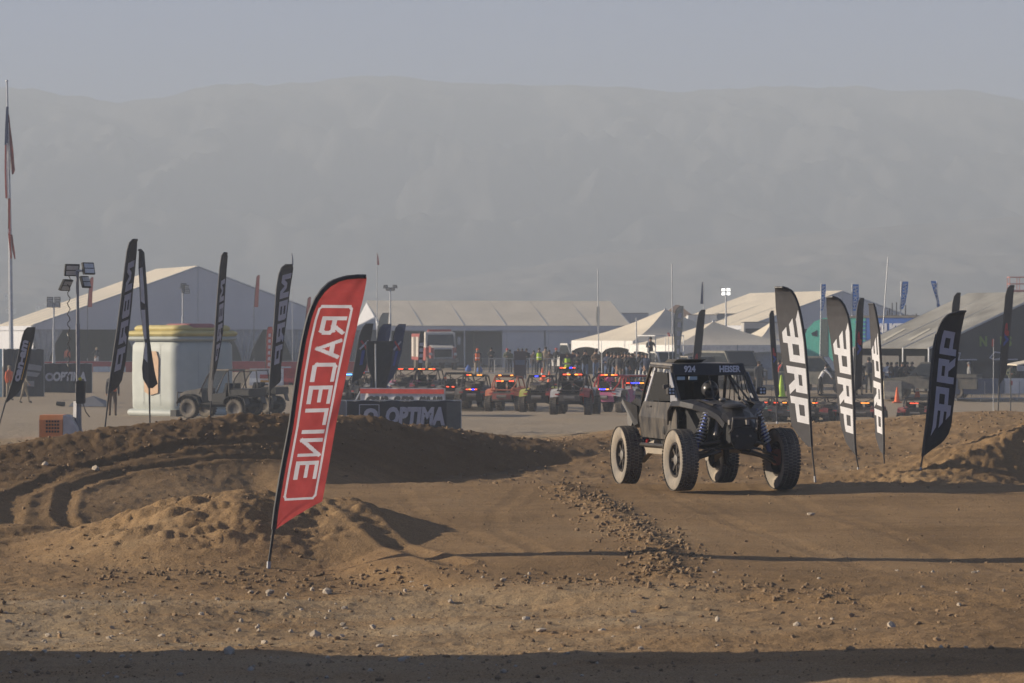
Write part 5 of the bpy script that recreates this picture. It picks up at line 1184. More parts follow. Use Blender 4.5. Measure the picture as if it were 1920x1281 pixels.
# ------------------------------------------------------------------ utility side-by-sides parked by the inflatable
def utility(label, px, py, d, rz, dirt=mat('mud_green_black', (.018, .019, .019), .5, dust=.05)):
    p = GP(px, py); t = thing('utility_buggy', label, 'utility vehicle', p, rz, 'utility side-by-sides by the inflatable')
    B = lambda mb, nm, m, sm_=False: mb.build(nm, m, t, sm_)
    for s in (-1, 1):
        for y in (1.05, -1.0):
            wheel_lo(t, (s * .62, y, .37))
            pr = [(y - .50, .55), (y - .42, .80), (y - .15, .90), (y + .2, .90), (y + .44, .78), (y + .52, .58)]; n = 6
            o = MB().add([(s * .40, a, z + .02) for a, z in pr] + [(s * .76, a, z - .03) for a, z in pr], [(i, i + 1, n + i + 1, n + i) for i in range(n - 1)]).build('fender', dirt, t); so = o.modifiers.new('t', 'SOLIDIFY'); so.thickness = .03
        B(MB().tube([(s * .62, .62, .92), (s * .58, .30, 1.55), (s * .56, .1, 1.80), (s * .56, -.62, 1.80), (s * .62, -.72, .95)], .03, 6), 'cage_side_tube', mtube, True)
        B(MB().tube([(s * .66, .5, .55), (s * .66, -.55, .55)], .04, 6), 'side_step', dirt)
        B(MB().plate([(s * .64, -.55, .60), (s * .64, .10, .60), (s * .64, .02, .92), (s * .64, -.58, .98)], .03), 'half_door', dirt)
        B(MB().box(s * .36 - .09, s * .36 + .09, 1.54, 1.58, .80, .90, .02), 'headlamp', mlens); B(MB().box(s * .60 - .04, s * .60 + .04, 1.50, 1.55, .68, .73), 'indicator', myelp)
    B(MB().prism_x([(1.50, .55), (1.56, .90), (1.30, 1.02), (.62, 1.12), (.55, .60)], -.50, .50), 'hood', mat('dusty_hood', (.05, .05, .05), .5, dust=.4))
    B(MB().box(-.55, .55, -1.35, 1.4, .42, .58), 'chassis', mdark); B(MB().box(-.62, .62, -1.55, -.68, .82, 1.12, .05), 'cargo_bed', dirt)
    B(MB().plate([(-.60, .15, 1.82), (.60, .15, 1.82), (.60, -.66, 1.82), (-.60, -.66, 1.82)], .05), 'roof', mat('tan_dust_roof', (.10, .095, .085), .7, dust=.5))
    B(MB().plate([(-.55, .62, 1.05), (.55, .62, 1.05), (.54, .14, 1.76), (-.54, .14, 1.76)], .01), 'windscreen', mat('dusty_glass', (.25, .27, .26), .2, alpha=.35))
    for x in (-.28, .28): B(MB().prism_x([(.05, .72), (-.40, .70), (-.55, 1.30), (-.46, 1.32), (-.32, .86), (.05, .84)], x - .2, x + .2), 'seat', mdark)
    B(MB().lathe([(-.012, .15), (0, .165), (.012, .15), (0, .14), (-.012, .15)], 14, 'y', (-.28, .30, 1.05)), 'steering_wheel', mtube, True)
    B(MB().tube([(-.5, 1.68, .45), (-.5, 1.66, .95), (.5, 1.66, .95), (.5, 1.68, .45)], .025, 6), 'bull_bar', mtube, True)
    B(MB().tube([(.5, .9, 1.05), (.55, .95, 2.0)], .008, 5), 'whip_aerial', mtube)
utility('dusty dark utility side-by-side parked nose-left beside the inflatable bin', 416, 784, 108, R(64)); utility('second dark utility side-by-side with cargo bed behind the first', 466, 776, 115, R(70))

# ------------------------------------------------------------------ inflatable rubbish-bin shape
def inflatable():
    d = 112; p = W(338, 781, d); t = thing('inflatable_bin', 'huge pale inflatable box with yellow rim and red-topped lid', 'inflatable', (p.x - .15, d + 2.0, gz(p.x, d + 2)), R(47))
    mp = mat('pale_inflatable', (.40, .43, .40), .6, var=.06, scale=2); my = mat('yellow_inflatable', (.50, .42, .17), .6, var=.12, scale=2); mr = mat('red_inflatable', (.36, .15, .14), .6)
    def rbox(hx, hy, z0, z1, r, m, nm, bul=.0, n=6, pil=0):
        prof = []
        for (cx, cy, a0) in ((hx - r, hy - r, 0), (-hx + r, hy - r, 90), (-hx + r, -hy + r, 180), (hx - r, -hy + r, 270)):
            for k in range(n + 1): a = R(a0 + 90 * k / n); prof.append((cx + r * math.cos(a), cy + r * math.sin(a)))
        N = len(prof); vs = []; L = 10
        for i in range(L + 1):
            q = i / L; e = bul * math.sin(math.pi * q); ins = 0
            edge = min(q, 1 - q) * (z1 - z0)
            if edge < r * .5: ins = r * .5 - math.sqrt(max(0, (r * .5) ** 2 - (r * .5 - edge) ** 2))
            for x, y in prof:
                l = math.hypot(x, y); k = (l + e - ins) / l; vs.append((x * k, y * k, z0 + (z1 - z0) * q))
        fs = [(i * N + j, i * N + (j + 1) % N, (i + 1) * N + (j + 1) % N, (i + 1) * N + j) for i in range(L) for j in range(N)] + [tuple(range(L * N, L * N + N))]
        return MB().add(vs, fs).build(nm, m, t, True)
    rbox(1.54, 1.54, .05, 3.14, .5, mp, 'body', .03); rbox(1.62, 1.62, 0, .30, .3, mp, 'base_skirt', .03); rbox(1.67, 1.67, 3.00, 3.20, .4, mp, 'lower_rim', .03); rbox(1.67, 1.67, 3.17, 3.42, .4, my, 'yellow_rim', .04)
    rbox(1.46, 1.46, 3.36, 3.64, .4, my, 'lid', .03); o = rbox(.78, .78, 3.40, 3.74, .3, mr, 'red_cap', .04); o.location = (-.15, -.65, -.04)
    for x in (-.5, .5):
        for a in ((-1.575, x), (x, -1.575)): MB().tube([(a[0], a[1], .45), (a[0], a[1], 2.95)], .006, 4).build('seam', mdrape, t)
    MB().plate([(-1.61, -.42, .95), (-1.61, .10, .85), (-1.61, .42, 1.0), (-1.61, .45, 2.3), (-1.61, .2, 2.6), (-1.61, -.3, 2.6), (-1.61, -.45, 2.3)], .02).build('orange_patch', mat('orange_patch', (.46, .30, .18), .6), t)
    MB().box(-1.85, -1.5, -1.80, -1.45, 0, .3).build('blower', mdark, t)
inflatable()

# ------------------------------------------------------------------ light towers
def lamp_head(t, c, ux, s, tilt, m=None, lit=None):
    fr = MB(); ux = Vector(ux).normalized(); uz = Vector((0, 0, 1)); uy = ux.cross(uz)
    uz2 = (uz * math.cos(tilt) + uy * math.sin(tilt)); n = ux.cross(uz2); c = Vector(c)
    P = lambda a, b, e: c + ux * a * s + uz2 * b * s + n * e * s
    q = [P(-.5, -.4, 0), P(.5, -.4, 0), P(.5, .4, 0), P(-.5, .4, 0)]
    o = MB().plate(q, .16 * s).build('lamp_head', mdark, t)
    MB().plate([P(-.42, -.32, .10), P(.42, -.32, .10), P(.42, -.03, .10), P(-.42, -.03, .10)], .02 * s).build('lens', lit or mlens, o); MB().plate([P(-.42, .03, .10), P(.42, .03, .10), P(.42, .32, .10), P(-.42, .32, .10)], .02 * s).build('lens', lit or mlens, o)
    MB().plate([P(-.42, -.32, -.10), P(.42, -.32, -.10), P(.42, .32, -.10), P(-.42, .32, -.10)], .03 * s).build('heat_sink', mat('tan_heatsink', (.22, .20, .16), .6, dust=.5), o)
    return o
def light_tower(label, px, pyb, pyt, d, hs, heads, base=False, lit=None):
    B = sink(W(px, pyb, d)) if not base else W(px, pyb, d); T = W(px - (3 if base else 0), pyt, d) - B; t = thing('light_tower', label, 'light tower', B); h = T.z; tx_ = T.x
    k = (.075, .055, .04) if base else (.09, .07, .05)
    for i, (a, b) in enumerate(((0, .36), (.34, .70), (.68, 1.0))): MB().tube([(tx_ * a, 0, h * a), (tx_ * b, 0, h * b)], k[i], 6).build('mast_section', msteel if not base else mat('grey_mast', (.20, .20, .21), .5, .4), t)
    MB().tube([(tx_ - hs * .9, 0, h), (tx_ + hs * .9, 0, h)], .03, 6).build('cross_arm', msteel, t)
    for dx, dz, yaw, tilt in heads: lamp_head(t, (tx_ + dx * hs, -.05, h + dz * hs), (math.cos(yaw), math.sin(yaw), 0), hs, tilt, lit=lit)
    pts = [(tx_ - .22 - .04 * math.sin(i * 1.7), -.06 + .04 * math.cos(i * 1.7), h * (1 - .62 * i / 40)) for i in range(41)]
    if base: MB().tube(pts, .014, 5).build('coiled_cable', mtube, t, True)
    return t, h
t, h = light_tower('nearest mobile light tower with four tilted lamp heads and orange generator', 148, 838, 508, 76, .40, ((-.35, .05, .5, .25), (.75, .15, .9, -.2), (-.75, -.95, 1.1, .5), (.55, -.75, 1.2, -.3)), True)
mor = mat('orange_enclosure', (.62, .20, .05), .45, dust=.25); mgw = mat('grey_enclosure', (.40, .40, .42), .5, dust=.2)
MB().prism_x([(-.5, .12), (.5, .12), (.5, .80), (.32, .86), (-.42, .86), (-.5, .74)], -.98, -.36).build('generator_cover', mor, t); MB().prism([(-.35, .12), (.10, .12), (.0, .52), (-.14, .80), (-.35, .86)], -.48, .48).build('generator_cover', mgw, t)
for i in range(4):
    for j in range(5): MB().box(-.80 + j * .075, -.75 + j * .075, -.512, -.49, .40 + i * .09, .45 + i * .09).build('vent', mdark, t)
MB().prism([(-.98, -.08), (-.30, -.08), (-.36, .16), (-.55, .26), (-.78, .22)], -.60, -.42).build('mudguard', mat('grey_mudguard', (.16, .17, .16), .6, dust=.4), t)
o = wheel_lo(t, (-.62, -.52, -.10), rz=R(90)); o.scale = (.7, .7, .7); MB().box(-1.06, -.9, -.5, .5, -.05, .12).build('bumper', mdark, t)
MB().box(-.06, .16, -.14, .10, h * .245, h * .375, .03).build('winch_box', mdark, t); MB().ball((.02, 0, h * .385), .06).build('beacon', mat('yellow_cap', (.6, .5, .03), .5), t, True)
MB().tube([(.1, -.1, h * .26), (.2, -.12, h * .2), (.3, -.1, h * .17)], .015, 5).build('cable', mtube, t, True); MB().tube([(-.07, 0, 0), (-.05, 0, h * .26)], .10, 4).build('mast_section', mat('grey_mast', (.2, .2, .21)), t)
H4 = ((-.6, .55, .2, .1), (.6, .55, -.2, .1), (-.6, -.35, .2, .1), (.6, -.35, -.2, .1))
light_tower('distant light tower with four lamps left of the nearest one', 101, 705, 568, 165, .36, H4); light_tower('slim light tower with clustered lamps rising behind the inflatable', 343, 700, 540, 170, .34, ((.1, .4, .5, .3), (.6, .1, .8, .2), (.2, -.5, .9, -.2), (.7, -.6, .4, .1)))
light_tower('slim lamp mast with four spread lamps above the long tent', 732, 698, 540, 200, .30, ((-1.1, .3, .2, .5), (1.1, .3, -.2, .5), (-.55, -.3, .2, .5), (.55, -.3, -.2, .5)))
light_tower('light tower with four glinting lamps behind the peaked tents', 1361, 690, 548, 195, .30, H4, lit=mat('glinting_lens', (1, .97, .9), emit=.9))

# ------------------------------------------------------------------ trucks, trailers and parked cars
mglass = mat('dark_vehicle_glass', (.03, .035, .04), .12)
def car(label, px, py, d, rz, paintm, kind='pickup', L=5.2, wd=1.9, hh=1.85, name='parked_pickup', cat='pickup', rack=False):
    p = GP(px, py); t = thing(name, label, cat, p, rz); w = wd / 2; B = lambda mb, nm, m, sm_=False: mb.build(nm, m, t, sm_)
    hb = 1.0; a = L / 2
    if kind == 'pickup': prof = [(-a, .5), (a, .5), (a, .92), (a - .25, 1.02), (a - 1.35, 1.10), (-a, 1.08)]; cab = [(a - 1.45, 1.08), (a - 2.15, hh), (a - 3.25, hh), (a - 3.5, 1.08)]
    elif kind == 'van': prof = [(-a, .45), (a, .45), (a, 1.0), (a - .8, 1.15), (-a, 1.15)]; cab = [(a - .75, 1.13), (a - 1.5, hh), (-a + .15, hh), (-a, 1.13)]
    else: prof = [(-a, .5), (a, .5), (a, .95), (a - 1.3, 1.1), (-a, 1.12)]; cab = [(a - 1.3, 1.08), (a - 1.95, hh), (-a + .4, hh), (-a + .05, 1.10)]
    B(MB().prism_x(prof, -w, w), 'body', paintm); B(MB().prism_x(cab, -w + .12, w - .12), 'cabin', paintm)
    for s in (-1, 1):
        c = [(y * .97 + (cab[0][0] + cab[-1][0]) / 2 * .03, 1.16 + (z - 1.08) * .80) for y, z in cab]
        B(MB().plate([(s * (w - .11), y, z) for y, z in c], .012), 'side_window', mglass)
        for y in (a - .95, -a + 1.05): o = wheel_lo(t, (s * (w - .14), y, .37))
        B(MB().box(s * (w - .25) - .12, s * (w - .25) + .12, a, a + .03, .72, .90), 'headlamp', mlens); B(MB().box(s * (w + .10) - .1, s * (w + .10) + .1, cab[0][0] - .5, cab[0][0] - .35, 1.15, 1.32), 'wing_mirror', mdark)
    (y0, z0), (y1, z1) = cab[0], cab[1]
    B(MB().plate([(-w + .2, y0 - .06, z0 + .10), (w - .2, y0 - .06, z0 + .10), (w - .25, y1 + .05, z1 - .06), (-w + .25, y1 + .05, z1 - .06)], .05), 'windscreen', mglass)
    B(MB().box(-w + .05, w - .05, a, a + .1, .48, .66), 'front_bumper', mhub); B(MB().box(-w * .5, w * .5, a, a + .02, .70, .90), 'grille', mdark)
    if kind == 'pickup':
        for s in (-1, 1): B(MB().box(s * w - .06, s * w + .0, -a, a - 3.5, 1.08, 1.25), 'bed_side', paintm)
    if rack:
        for y in (cab[1][0], cab[2][0], -a + .2):
            B(MB().tube([(-w + .1, y, 1.1), (-w + .1, y, hh + .9), (w - .1, y, hh + .9), (w - .1, y, 1.1)], .035, 6), 'rack_hoop', mwhpl)
        for s in (-1, 1): B(MB().tube([(s * (w - .1), cab[1][0], hh + .9), (s * (w - .1), -a + .2, hh + .9)], .035, 6), 'rack_rail', mwhpl)
    return t
pw = mat('dusty_white_paint', (.55, .55, .53), .4, dust=.35); pt = mat('tan_paint', (.28, .26, .22), .4, dust=.5); pd = mat('old_dark_paint', (.055, .06, .055), .5, dust=.35); pg = mat('grey_green_paint', (.09, .10, .09), .5, dust=.4)
car('white utility truck behind the barricades beside the crowd', 1078, 700, 200, R(205), pw, 'pickup', hh=2.1)
car('dusty white pickup with roof rack among the crowd, behind the race buggy', 1250, 722, 152, R(198), pw, 'pickup', hh=1.9, rack=True)
car('tan car roof showing above the race buggy roof', 1312, 728, 146, R(195), pt, 'suv', 4.6, 1.9, 1.75, 'parked_car', 'car'); car('dark van behind the race buggy roof', 1372, 728, 150, R(200), pg, 'van', 5.0, 2.0, 2.05, 'parked_van', 'van')
car('boxy dark off-roader behind the tallest charcoal flags', 1540, 738, 138, R(250), pg, 'suv', 4.3, 1.9, 1.95, 'parked_car', 'car')
car('old dark round-nosed pickup under the dark awning', 1745, 748, 122, R(72), pd, 'pickup', 5.0, 1.9, 1.85)
# fire truck
p = sink(W(812, 698, 222)); t = thing('fire_truck', 'red and white fire engine parked facing out before the long tent', 'fire engine', p, R(190)); fr_ = mat('fire_red', (.30, .05, .045), .4, dust=.2); fw = mat('fire_white', (.58, .55, .50), .4, dust=.2)
for nm, mb, m in (('cab', MB().prism_x([(2.2, .7), (4.2, .7), (4.25, 1.7), (2.2, 1.7)], -1.2, 1.2), fr_), ('hood', MB().prism_x([(4.0, .75), (5.2, .75), (5.2, 1.65), (4.0, 1.85)], -.95, .95), fr_), ('cab_roof', MB().prism_x([(2.2, 1.7), (4.1, 1.7), (3.8, 2.85), (2.2, 2.9)], -1.15, 1.15), fw), ('equipment_body', MB().box(-1.25, 1.25, -3.2, 2.1, .7, 2.75), fr_), ('windscreen', MB().plate([(-1.05, 4.12, 1.80), (1.05, 4.12, 1.80), (1.0, 3.92, 2.68), (-1.0, 3.92, 2.68)], .06), mglass), ('grille', MB().box(-.65, .65, 5.2, 5.24, .95, 1.55), mdark), ('grille_surround', MB().tube([(-.7, 5.25, .9), (.7, 5.25, .9), (.7, 5.25, 1.6), (-.7, 5.25, 1.6), (-.7, 5.25, .9)], .05, 6), mspring), ('bumper', MB().box(-1.25, 1.25, 5.2, 5.45, .55, .85), mhub), ('light_bar', MB().box(-.9, .9, 3.2, 3.5, 2.9, 3.08), mredpl), ('hood_top', MB().plate([(-.9, 4.05, 1.88), (.9, 4.05, 1.88), (.8, 5.18, 1.68), (-.8, 5.18, 1.68)], .03), fw)): mb.build(nm, m, t)
for s in (-1, 1):
    for y in (4.3, -2.0): o = wheel_lo(t, (s * 1.0, y, .5)); o.scale = (1.2, 1.35, 1.35)
    for i in range(4): MB().plate([(s * 1.262, -3.0 + i * 1.25, .95), (s * 1.262, -1.95 + i * 1.25, .95), (s * 1.262, -1.95 + i * 1.25, 2.5), (s * 1.262, -3.0 + i * 1.25, 2.5)], .02).build('locker_door', mhub if i % 2 else fw, t)
    MB().box(s * 1.45 - .12, s * 1.45 + .12, 3.7, 3.85, 1.9, 2.5).build('wing_mirror', mdrape, t); MB().box(s * .95 - .12, s * .95 + .12, 5.2, 5.26, 1.1, 1.3).build('headlamp', mlens, t)
# teal and blue race transporter
p = W(1505, 690, 176); t = thing('race_transporter', 'teal-nosed race transporter trailer with blue lettered side', 'trailer', (p.x, 176, gz(17, 176)), R(-22)); s_ = F / 165
tl = mat('teal_paint', (.07, .42, .33), .4, dust=.12); bl2 = mat('royal_blue_paint', (.03, .12, .42), .4, dust=.12); nv = mat('navy_paint', (.03, .04, .09), .5, dust=.1)
zt = 3.82; zb = .95
nose = [(0, zb), (2.55, zb), (2.55, zt), (1.35, zt), (.75, zt - .22), (.28, zt - .7), (.05, zt - 1.3)]
MB().prism(nose, 0, 2.5).build('nose', tl, t); MB().prism([(.55, zt - .95), (.92, zt - .75), (.92, zt - 1.15), (.62, zt - 1.1)], -.03, .0).build('side_window', mglass, t)
MB().box(1.12, 1.62, -.02, 2.5, zb, zt - .06).build('gap_panel', mat('dark_teal_panel', (.07, .09, .085), .6), t)
MB().box(2.55, 4.0, 0.0, 2.5, zb, zt).build('side_panel', tl, t)
for i in range(9): MB().box(3.35 + .25 * (i % 2), 4.0, -.03, -.004, zb + .55 + i * .25, zb + .68 + i * .25).build('stripe', bl2, t)
MB().box(4.02, 7.55, 0, 2.5, zb, zt).build('side_panel', bl2, t); MB().box(7.57, 14.5, 0, 2.5, zb, zt).build('side_panel', nv, t); MB().box(2.5, 14.6, -.05, 2.55, zt, zt + .14).build('roof_rail', mhub, t); MB().box(7.5, 8.1, -.04, -.0, zb, zt).build('door_edge', mat('bronze_trim', (.20, .16, .13), .5), t)
flat_text('FALKEN', (4.45, -.03, zt - 1.05), (1, 0, 0), (0, 0, 1), .72, mwhite, t, bold=.08, width=2.3)
MB().plate([(4.62, -.045, zt - .75), (4.92, -.045, zt - .75), (4.92, -.045, zt - .58), (4.62, -.045, zt - .58)], .01).build('red_accent', mredpl, t)
for x in (2.2, 9, 10.2): wheel_lo(t, (x, .3, .45), rz=R(90)); wheel_lo(t, (x, 2.2, .45), rz=R(90))
MB().box(.6, 14.2, .3, 2.2, .7, .96).build('underframe', mdark, t)
# more boxes behind the tents
def trailer(label, x0, x1, y0, y1, d, m, band=None):
    a = W(x0, y1, d); b = W(x1, y0, d); t = thing('box_trailer', label, 'trailer', (a.x, d, gz(a.x, d))); w = b.x - a.x; z1 = b.z - t.location.z; z0 = .7
    MB().box(0, w, 0, 2.4, z0, z1, .06).build('body', m, t); MB().box(-.02, w + .02, -.02, 2.42, z1, z1 + .06).build('roof_cap', mhub, t)
    for x in (w * .25, w * .75): wheel_lo(t, (x, .2, .37), rz=R(90)); wheel_lo(t, (x, 2.2, .37), rz=R(90))
    for i in range(1, 4): MB().box(w * i / 4 - .015, w * i / 4 + .015, -.015, 0, z0 + .05, z1 - .05).build('panel_seam', mdrape, t)
    if band: MB().box(.1, w - .1, -.03, -.001, z0 + .9, z1 - .45).build('dark_band', band, t)
    return t
trailer('grey-blue coach behind the right end of the long tent', 1090, 1216, 588, 700, 262, mat('coach_grey_blue', (.24, .27, .33), .5), None)
trailer('white box trailer above the smaller peaked tent', 1290, 1344, 591, 690, 255, mwhpl); trailer('grey box trailer with open dark front behind the lit light tower', 1345, 1393, 589, 690, 256, mgreyv, mdark)
trailer('dark coach with curved emblem behind the slim monogram flag', 1395, 1500, 605, 690, 215, mat('cream_coach', (.45, .43, .40), .5), mblk)
p = W(1270, 575, 300); t = thing('brown_roof_house', 'brown pyramid roof showing behind the large peaked tent', 'building', (p.x, 300, -.7)); MB().box(-2, 2, -2, 2, 0, 4.2).build('wall', pt, t); MB().add([(-2.2, -2.2, 4.2), (2.2, -2.2, 4.2), (2.2, 2.2, 4.2), (-2.2, 2.2, 4.2), (-.2, 0, 5.9), (.2, 0, 5.9)], [(0, 1, 5, 4), (1, 2, 5), (2, 3, 4, 5), (3, 0, 4)]).build('roof', mat('brown_shingle', (.26, .16, .10), .8), t)
# scissor lift above the awning
p = sink(W(1912, 700, 190)); t = thing('boom_lift', 'orange railed work platform raised above the dark awning', 'lift', p); z = W(1912, 548, 190).z - p.z; mo = mat('faded_orange_paint', (.50, .20, .16), .5)
MB().box(-.75, 1.2, -.5, .5, z, z + .15).build('platform', mo, t)
for k in (0.55, 1.0): MB().tube([(-.75, -.5, z + k), (1.2, -.5, z + k), (1.2, .5, z + k), (-.75, .5, z + k), (-.75, -.5, z + k)], .03, 5).build('guard_rail', mo, t)
for x in (-.75, -.1, .55, 1.2):
    for y in (-.5, .5): MB().tube([(x, y, z), (x, y, z + 1.0)], .025, 5).build('rail_post', mo, t)
for i in range(5):
    for s in (-1, 1): MB().tube([(-.6 * s, 0, z * i / 5), (.6 * s, 0, z * (i + 1) / 5)], .06, 5).build('scissor_link', mgreyv, t)
MB().box(-1, 1.3, -.7, .7, .2, .8).build('chassis', mo, t)
trailer('pale louvred box beneath the work platform', 1906, 1935, 582, 690, 200, mgreyv, mdrape)
# rods and pipe rack on the far roofs
p = W(1690, 690, 230); t = thing('pipe_rack', 'thin dark scaffold rack and rods above the blue trailer', 'scaffold', p)
for px, y in ((1668, 578), (1673, 568), (1681, 567), (1698, 572), (1702, 590), (1712, 590), (1718, 588), (1664, 582)): a = W(px - 2, 690, 230) - p; b = W(px, y, 230) - p; MB().tube([a, b], .05, 5).build('rod', mtube, t)
for y in (592, 602): MB().tube([W(1660, y, 230) - p, W(1724, y, 230) - p], .04, 5).build('rail', mtube, t)
# hillside houses
hw_ = mat('far_house_wall', (.72, .70, .66), .8); hr_ = mat('far_house_roof', (.35, .25, .2), .8)
rgh = random.Random(4); HX, HY, HZ = HILL['foothills']
for i in range(20):
    px = rgh.choice([rgh.uniform(-10, 150), rgh.uniform(0, 130), rgh.uniform(690, 860)]); r_ = rgh.randint(8, 40)
    x = (px - 960) / F * 1300; c_ = int(np.argmin(np.abs(HX[r_] - x))); w = rgh.uniform(2.4, 4.2); h = rgh.uniform(1.8, 2.8)
    t = thing('hillside_house', 'small pale house in the hazy town on the far slope', 'house', (HX[r_, c_], HY[r_, c_], HZ[r_, c_]), rgh.uniform(-.3, .3), 'houses in the hazy town')
    MB().box(-w / 2, w / 2, -2, 2, -1, h).build('wall', hw_, t); MB().prism([(-w / 2 - .2, h), (w / 2 + .2, h), (0, h + .9)], -2.2, 2.2).build('roof', hr_, t)
    for s in (-.25, .25): MB().box(w * s - .3, w * s + .3, -2.03, -2.0, h * .35, h * .7).build('window', mglass, t)

# ------------------------------------------------------------------ people in the pits
def pp(label, px, py, h_px, rz, key, top, legs, hat=None, vest=None, h=1.76):
    p = GP(px, py); d = p.y; h = min(1.9, max(1.64, h_px / F * d)); person(label, p.x, d, p.z, R(rz), key, top, legs, hat, vest, h)
pp('person in a red safety vest standing behind the tall black flag', 211, 781, 84, 180, 'stand', 'charcoal', 'brown', None, 'orange')
pp('person in camouflage cap and tan boots walking behind the leaning flag', 46, 757, 66, 90, 'walk', 'tan', 'khaki', 'khaki'); pp('person in an orange top beside the black display wall', 17, 752, 66, 60, 'stand', 'orange', 'khaki', 'khaki')
pp('tiny marshal in orange inside the marquee', 126, 690, 34, 0, 'stand', 'orange', 'charcoal'); pp('tiny person with pale trousers pointing inside the marquee', 181, 690, 36, 40, 'hips', 'black', 'white', 'tan')
pp('marshal in orange vest and orange cap by the tent opening', 895, 704, 50, 10, 'stand', 'charcoal', 'khaki', 'orange', 'orange'); pp('dark-clothed person behind the barricade beside the tent opening', 921, 699, 47, 0, 'folded', 'black', 'charcoal')
pp('person in a red cap leaning behind the barricade', 951, 701, 47, 0, 'folded', 'olive', 'charcoal', 'red'); pp('person in dark green beside the red-capped one', 956, 700, 44, 0, 'stand', 'olive', 'black')
for px, top, lab in ((972, 'olive', 'person in dark olive holding something pale behind the upright board'), (979, 'charcoal', 'shorter person in charcoal between two behind the upright board'), (987, 'black', 'person in black at the right behind the upright board')): pp(lab, px, 702, 48, 0, 'folded' if px != 979 else 'stand', top, 'charcoal')
pp('person in brown and red half behind the yellow-vested marshal', 1001, 702, 44, 0, 'stand', 'brown', 'charcoal'); pp('marshal in a yellow vest standing before the barricades', 1011, 703, 50, 0, 'hips', 'charcoal', 'black', None, 'hivis')
pp('person in a tan jacket behind the yellow-vested marshal', 1023, 702, 51, 0, 'stand', 'tan', 'khaki'); pp('person in dark brown right of the tan jacket', 1030, 702, 45, 0, 'folded', 'brown', 'charcoal')
pp('person in a red cap and black jacket behind the last barricade', 1043, 700, 47, 0, 'stand', 'black', 'charcoal', 'red'); pp('marshal in a lime vest standing by the dark board', 1064, 722, 60, 0, 'folded', 'olive', 'black', None, 'hivis')
pp('person in navy filming beside the white truck', 1075, 716, 58, 10, 'camera', 'navy', 'charcoal', 'black'); pp('person with a blue top and jeans next to the filming one', 1083, 717, 56, -10, 'folded', 'black', 'jeans', 'black')
pp('tall person in a black jacket and pale jeans left of the peaked tent leg', 1097, 717, 60, 0, 'camera', 'black', 'jeans', 'black', None, 1.85)
pp('person in a black top and jeans walking behind the staged buggies', 1124, 757, 66, 15, 'hips', 'black', 'jeans', None, None, 1.7)
pp('person in brown with long hair under the peaked tent', 1117, 712, 56, 0, 'folded', 'brown', 'jeans'); pp('person in tan beneath the peaked tent arch', 1119, 704, 50, 0, 'stand', 'tan', 'khaki')
crowd = [(1139, 'navy', 'jeans'), (1147, 'charcoal', 'black'), (1153, 'black', 'jeans'), (1160, 'charcoal', 'khaki'), (1167, 'black', 'black'), (1173, 'brown', 'charcoal'), (1179, 'charcoal', 'jeans'), (1185, 'black', 'black'), (1191, 'olive', 'charcoal'), (1198, 'charcoal', 'black'), (1205, 'black', 'jeans'), (1212, 'navy', 'black')]
for i, (px, a, b) in enumerate(crowd):
    ps = ('folded', 'stand', 'camera', 'hips')[i % 4]; ht = ('black', None, 'charcoal')[i % 3]
    pp('spectator in %s top and %s trousers, %s, %s, in the packed crowd' % (a, b, {'folded': 'arms folded', 'stand': 'arms down', 'camera': 'filming', 'hips': 'hand on hip'}[ps], (ht + ' cap') if ht else 'bareheaded'), px, 722 + (i * 5) % 4, 62 + (i * 7) % 7, (i * 37) % 50 - 25, ps, a, b, ht)
for o in [o for o in COL.objects if 'in the packed crowd' in o.get('label', '')]: o['group'] = 'packed crowd beside the pickup'
q = GP(1250, 722); person('person perched high on the white pickup behind the crowd', q.x - .9, q.y + .6, q.z + .95, R(10), 'sit', 'black', 'charcoal', 'black')
pp('person in a long dark coat by the barricade behind the windscreen pillar', 1423, 740, 62, 20, 'stand', 'charcoal', 'charcoal'); pp('person in a reddish top half hidden by the slim monogram flag', 1468, 735, 60, 0, 'stand', 'red', 'navy'); pp('person in blue beside the reddish top', 1461, 734, 58, 0, 'stand', 'navy', 'navy')
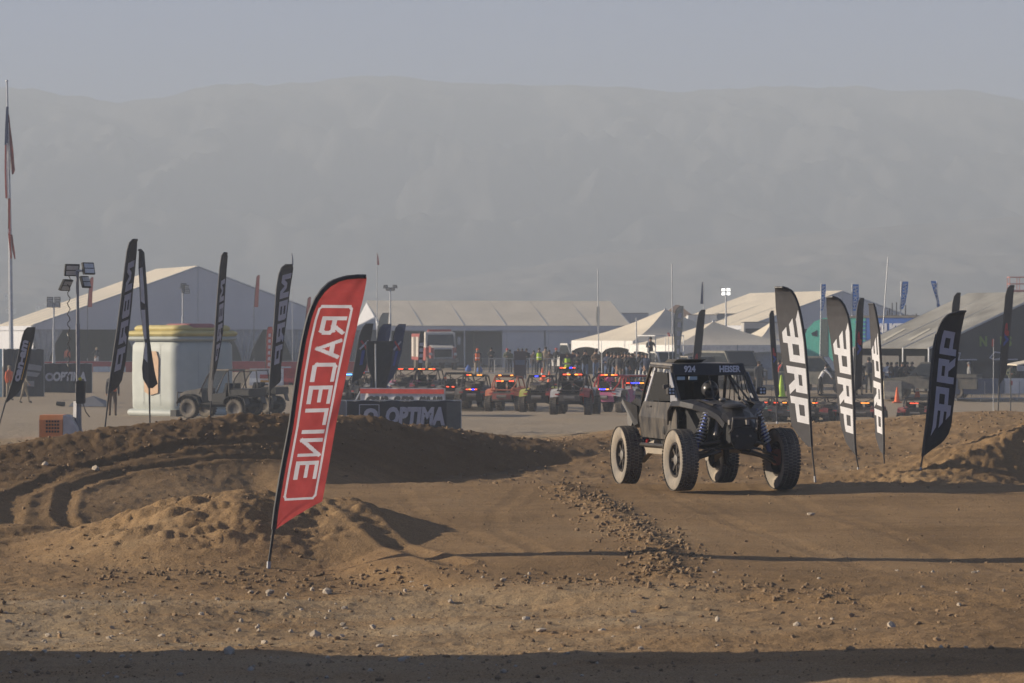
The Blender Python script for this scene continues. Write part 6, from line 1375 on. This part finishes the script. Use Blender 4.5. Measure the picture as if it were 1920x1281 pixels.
pp('person in dark green with back turned behind the sunlit flags', 1538, 738, 64, 160, 'stand', 'olive', 'khaki'); pp('person in a white shirt bending over beside a wheel', 1537, 742, 52, 90, 'bent', 'white', 'black')
pp('person in camouflage trousers right of the flag with monogram', 1629, 738, 70, 170, 'stand', 'charcoal', 'khaki'); pp('person in shorts half hidden behind the flag with monogram', 1611, 742, 68, 0, 'stand', 'black', 'tan')
for px, a, b, lab in ((1652, 'tan', 'jeans', 'person in tan at the left of the group under the awning edge'), (1664, 'white', 'navy', 'person in a white top in the group by the old pickup'), (1671, 'brown', 'jeans', 'person in brown in the group by the old pickup'), (1681, 'charcoal', 'black', 'person in charcoal in the group by the old pickup'), (1692, 'black', 'black', 'tall person in black at the bonnet of the old pickup'), (1701, 'brown', 'charcoal', 'person in dark red-brown behind the old pickup bonnet'), (1710, 'black', 'charcoal', 'person in black cap behind the old pickup cabin')):
    pp(lab, px, 738, 58, 10, 'stand' if px % 2 else 'folded', a, b, 'black' if px > 1680 else None)
pp('person in grey standing alone against the dark awning wall', 1817, 738, 54, -80, 'stand', 'grey', 'grey', 'grey'); pp('person in dark camouflage behind the white-bannered barricade', 1896, 742, 56, 0, 'folded', 'olive', 'charcoal', 'black')
pp('helmeted rider in white and pink beside the pink-trimmed buggy', 1143, 762, 58, 30, 'stand', 'pink', 'white'); pp('helmeted person in white next to the pale-striped buggy', 1068, 752, 50, 0, 'stand', 'white', 'charcoal')
# ------------------------------------------------------------------ dusty air over the whole valley
hz = MB().box(-3000, 3000, -120, 2600, -2.9, 203).mesh('haze')
hm_ = bpy.data.materials.new('dusty_air'); hm_.use_nodes = True; hn = hm_.node_tree.nodes
hn.remove(hn['Principled BSDF']); pv = hn.new('ShaderNodeVolumePrincipled')
pv.inputs['Color'].default_value = (.462, .522, .592, 1); pv.inputs['Density'].default_value = .00125; pv.inputs['Anisotropy'].default_value = 0.0
hm_.node_tree.links.new(pv.outputs[0], hn['Material Output'].inputs['Volume'])
hz.materials.append(hm_); tag(link('haze', hz), kind='stuff', label='pale dusty haze hanging over the whole valley', cat='haze')
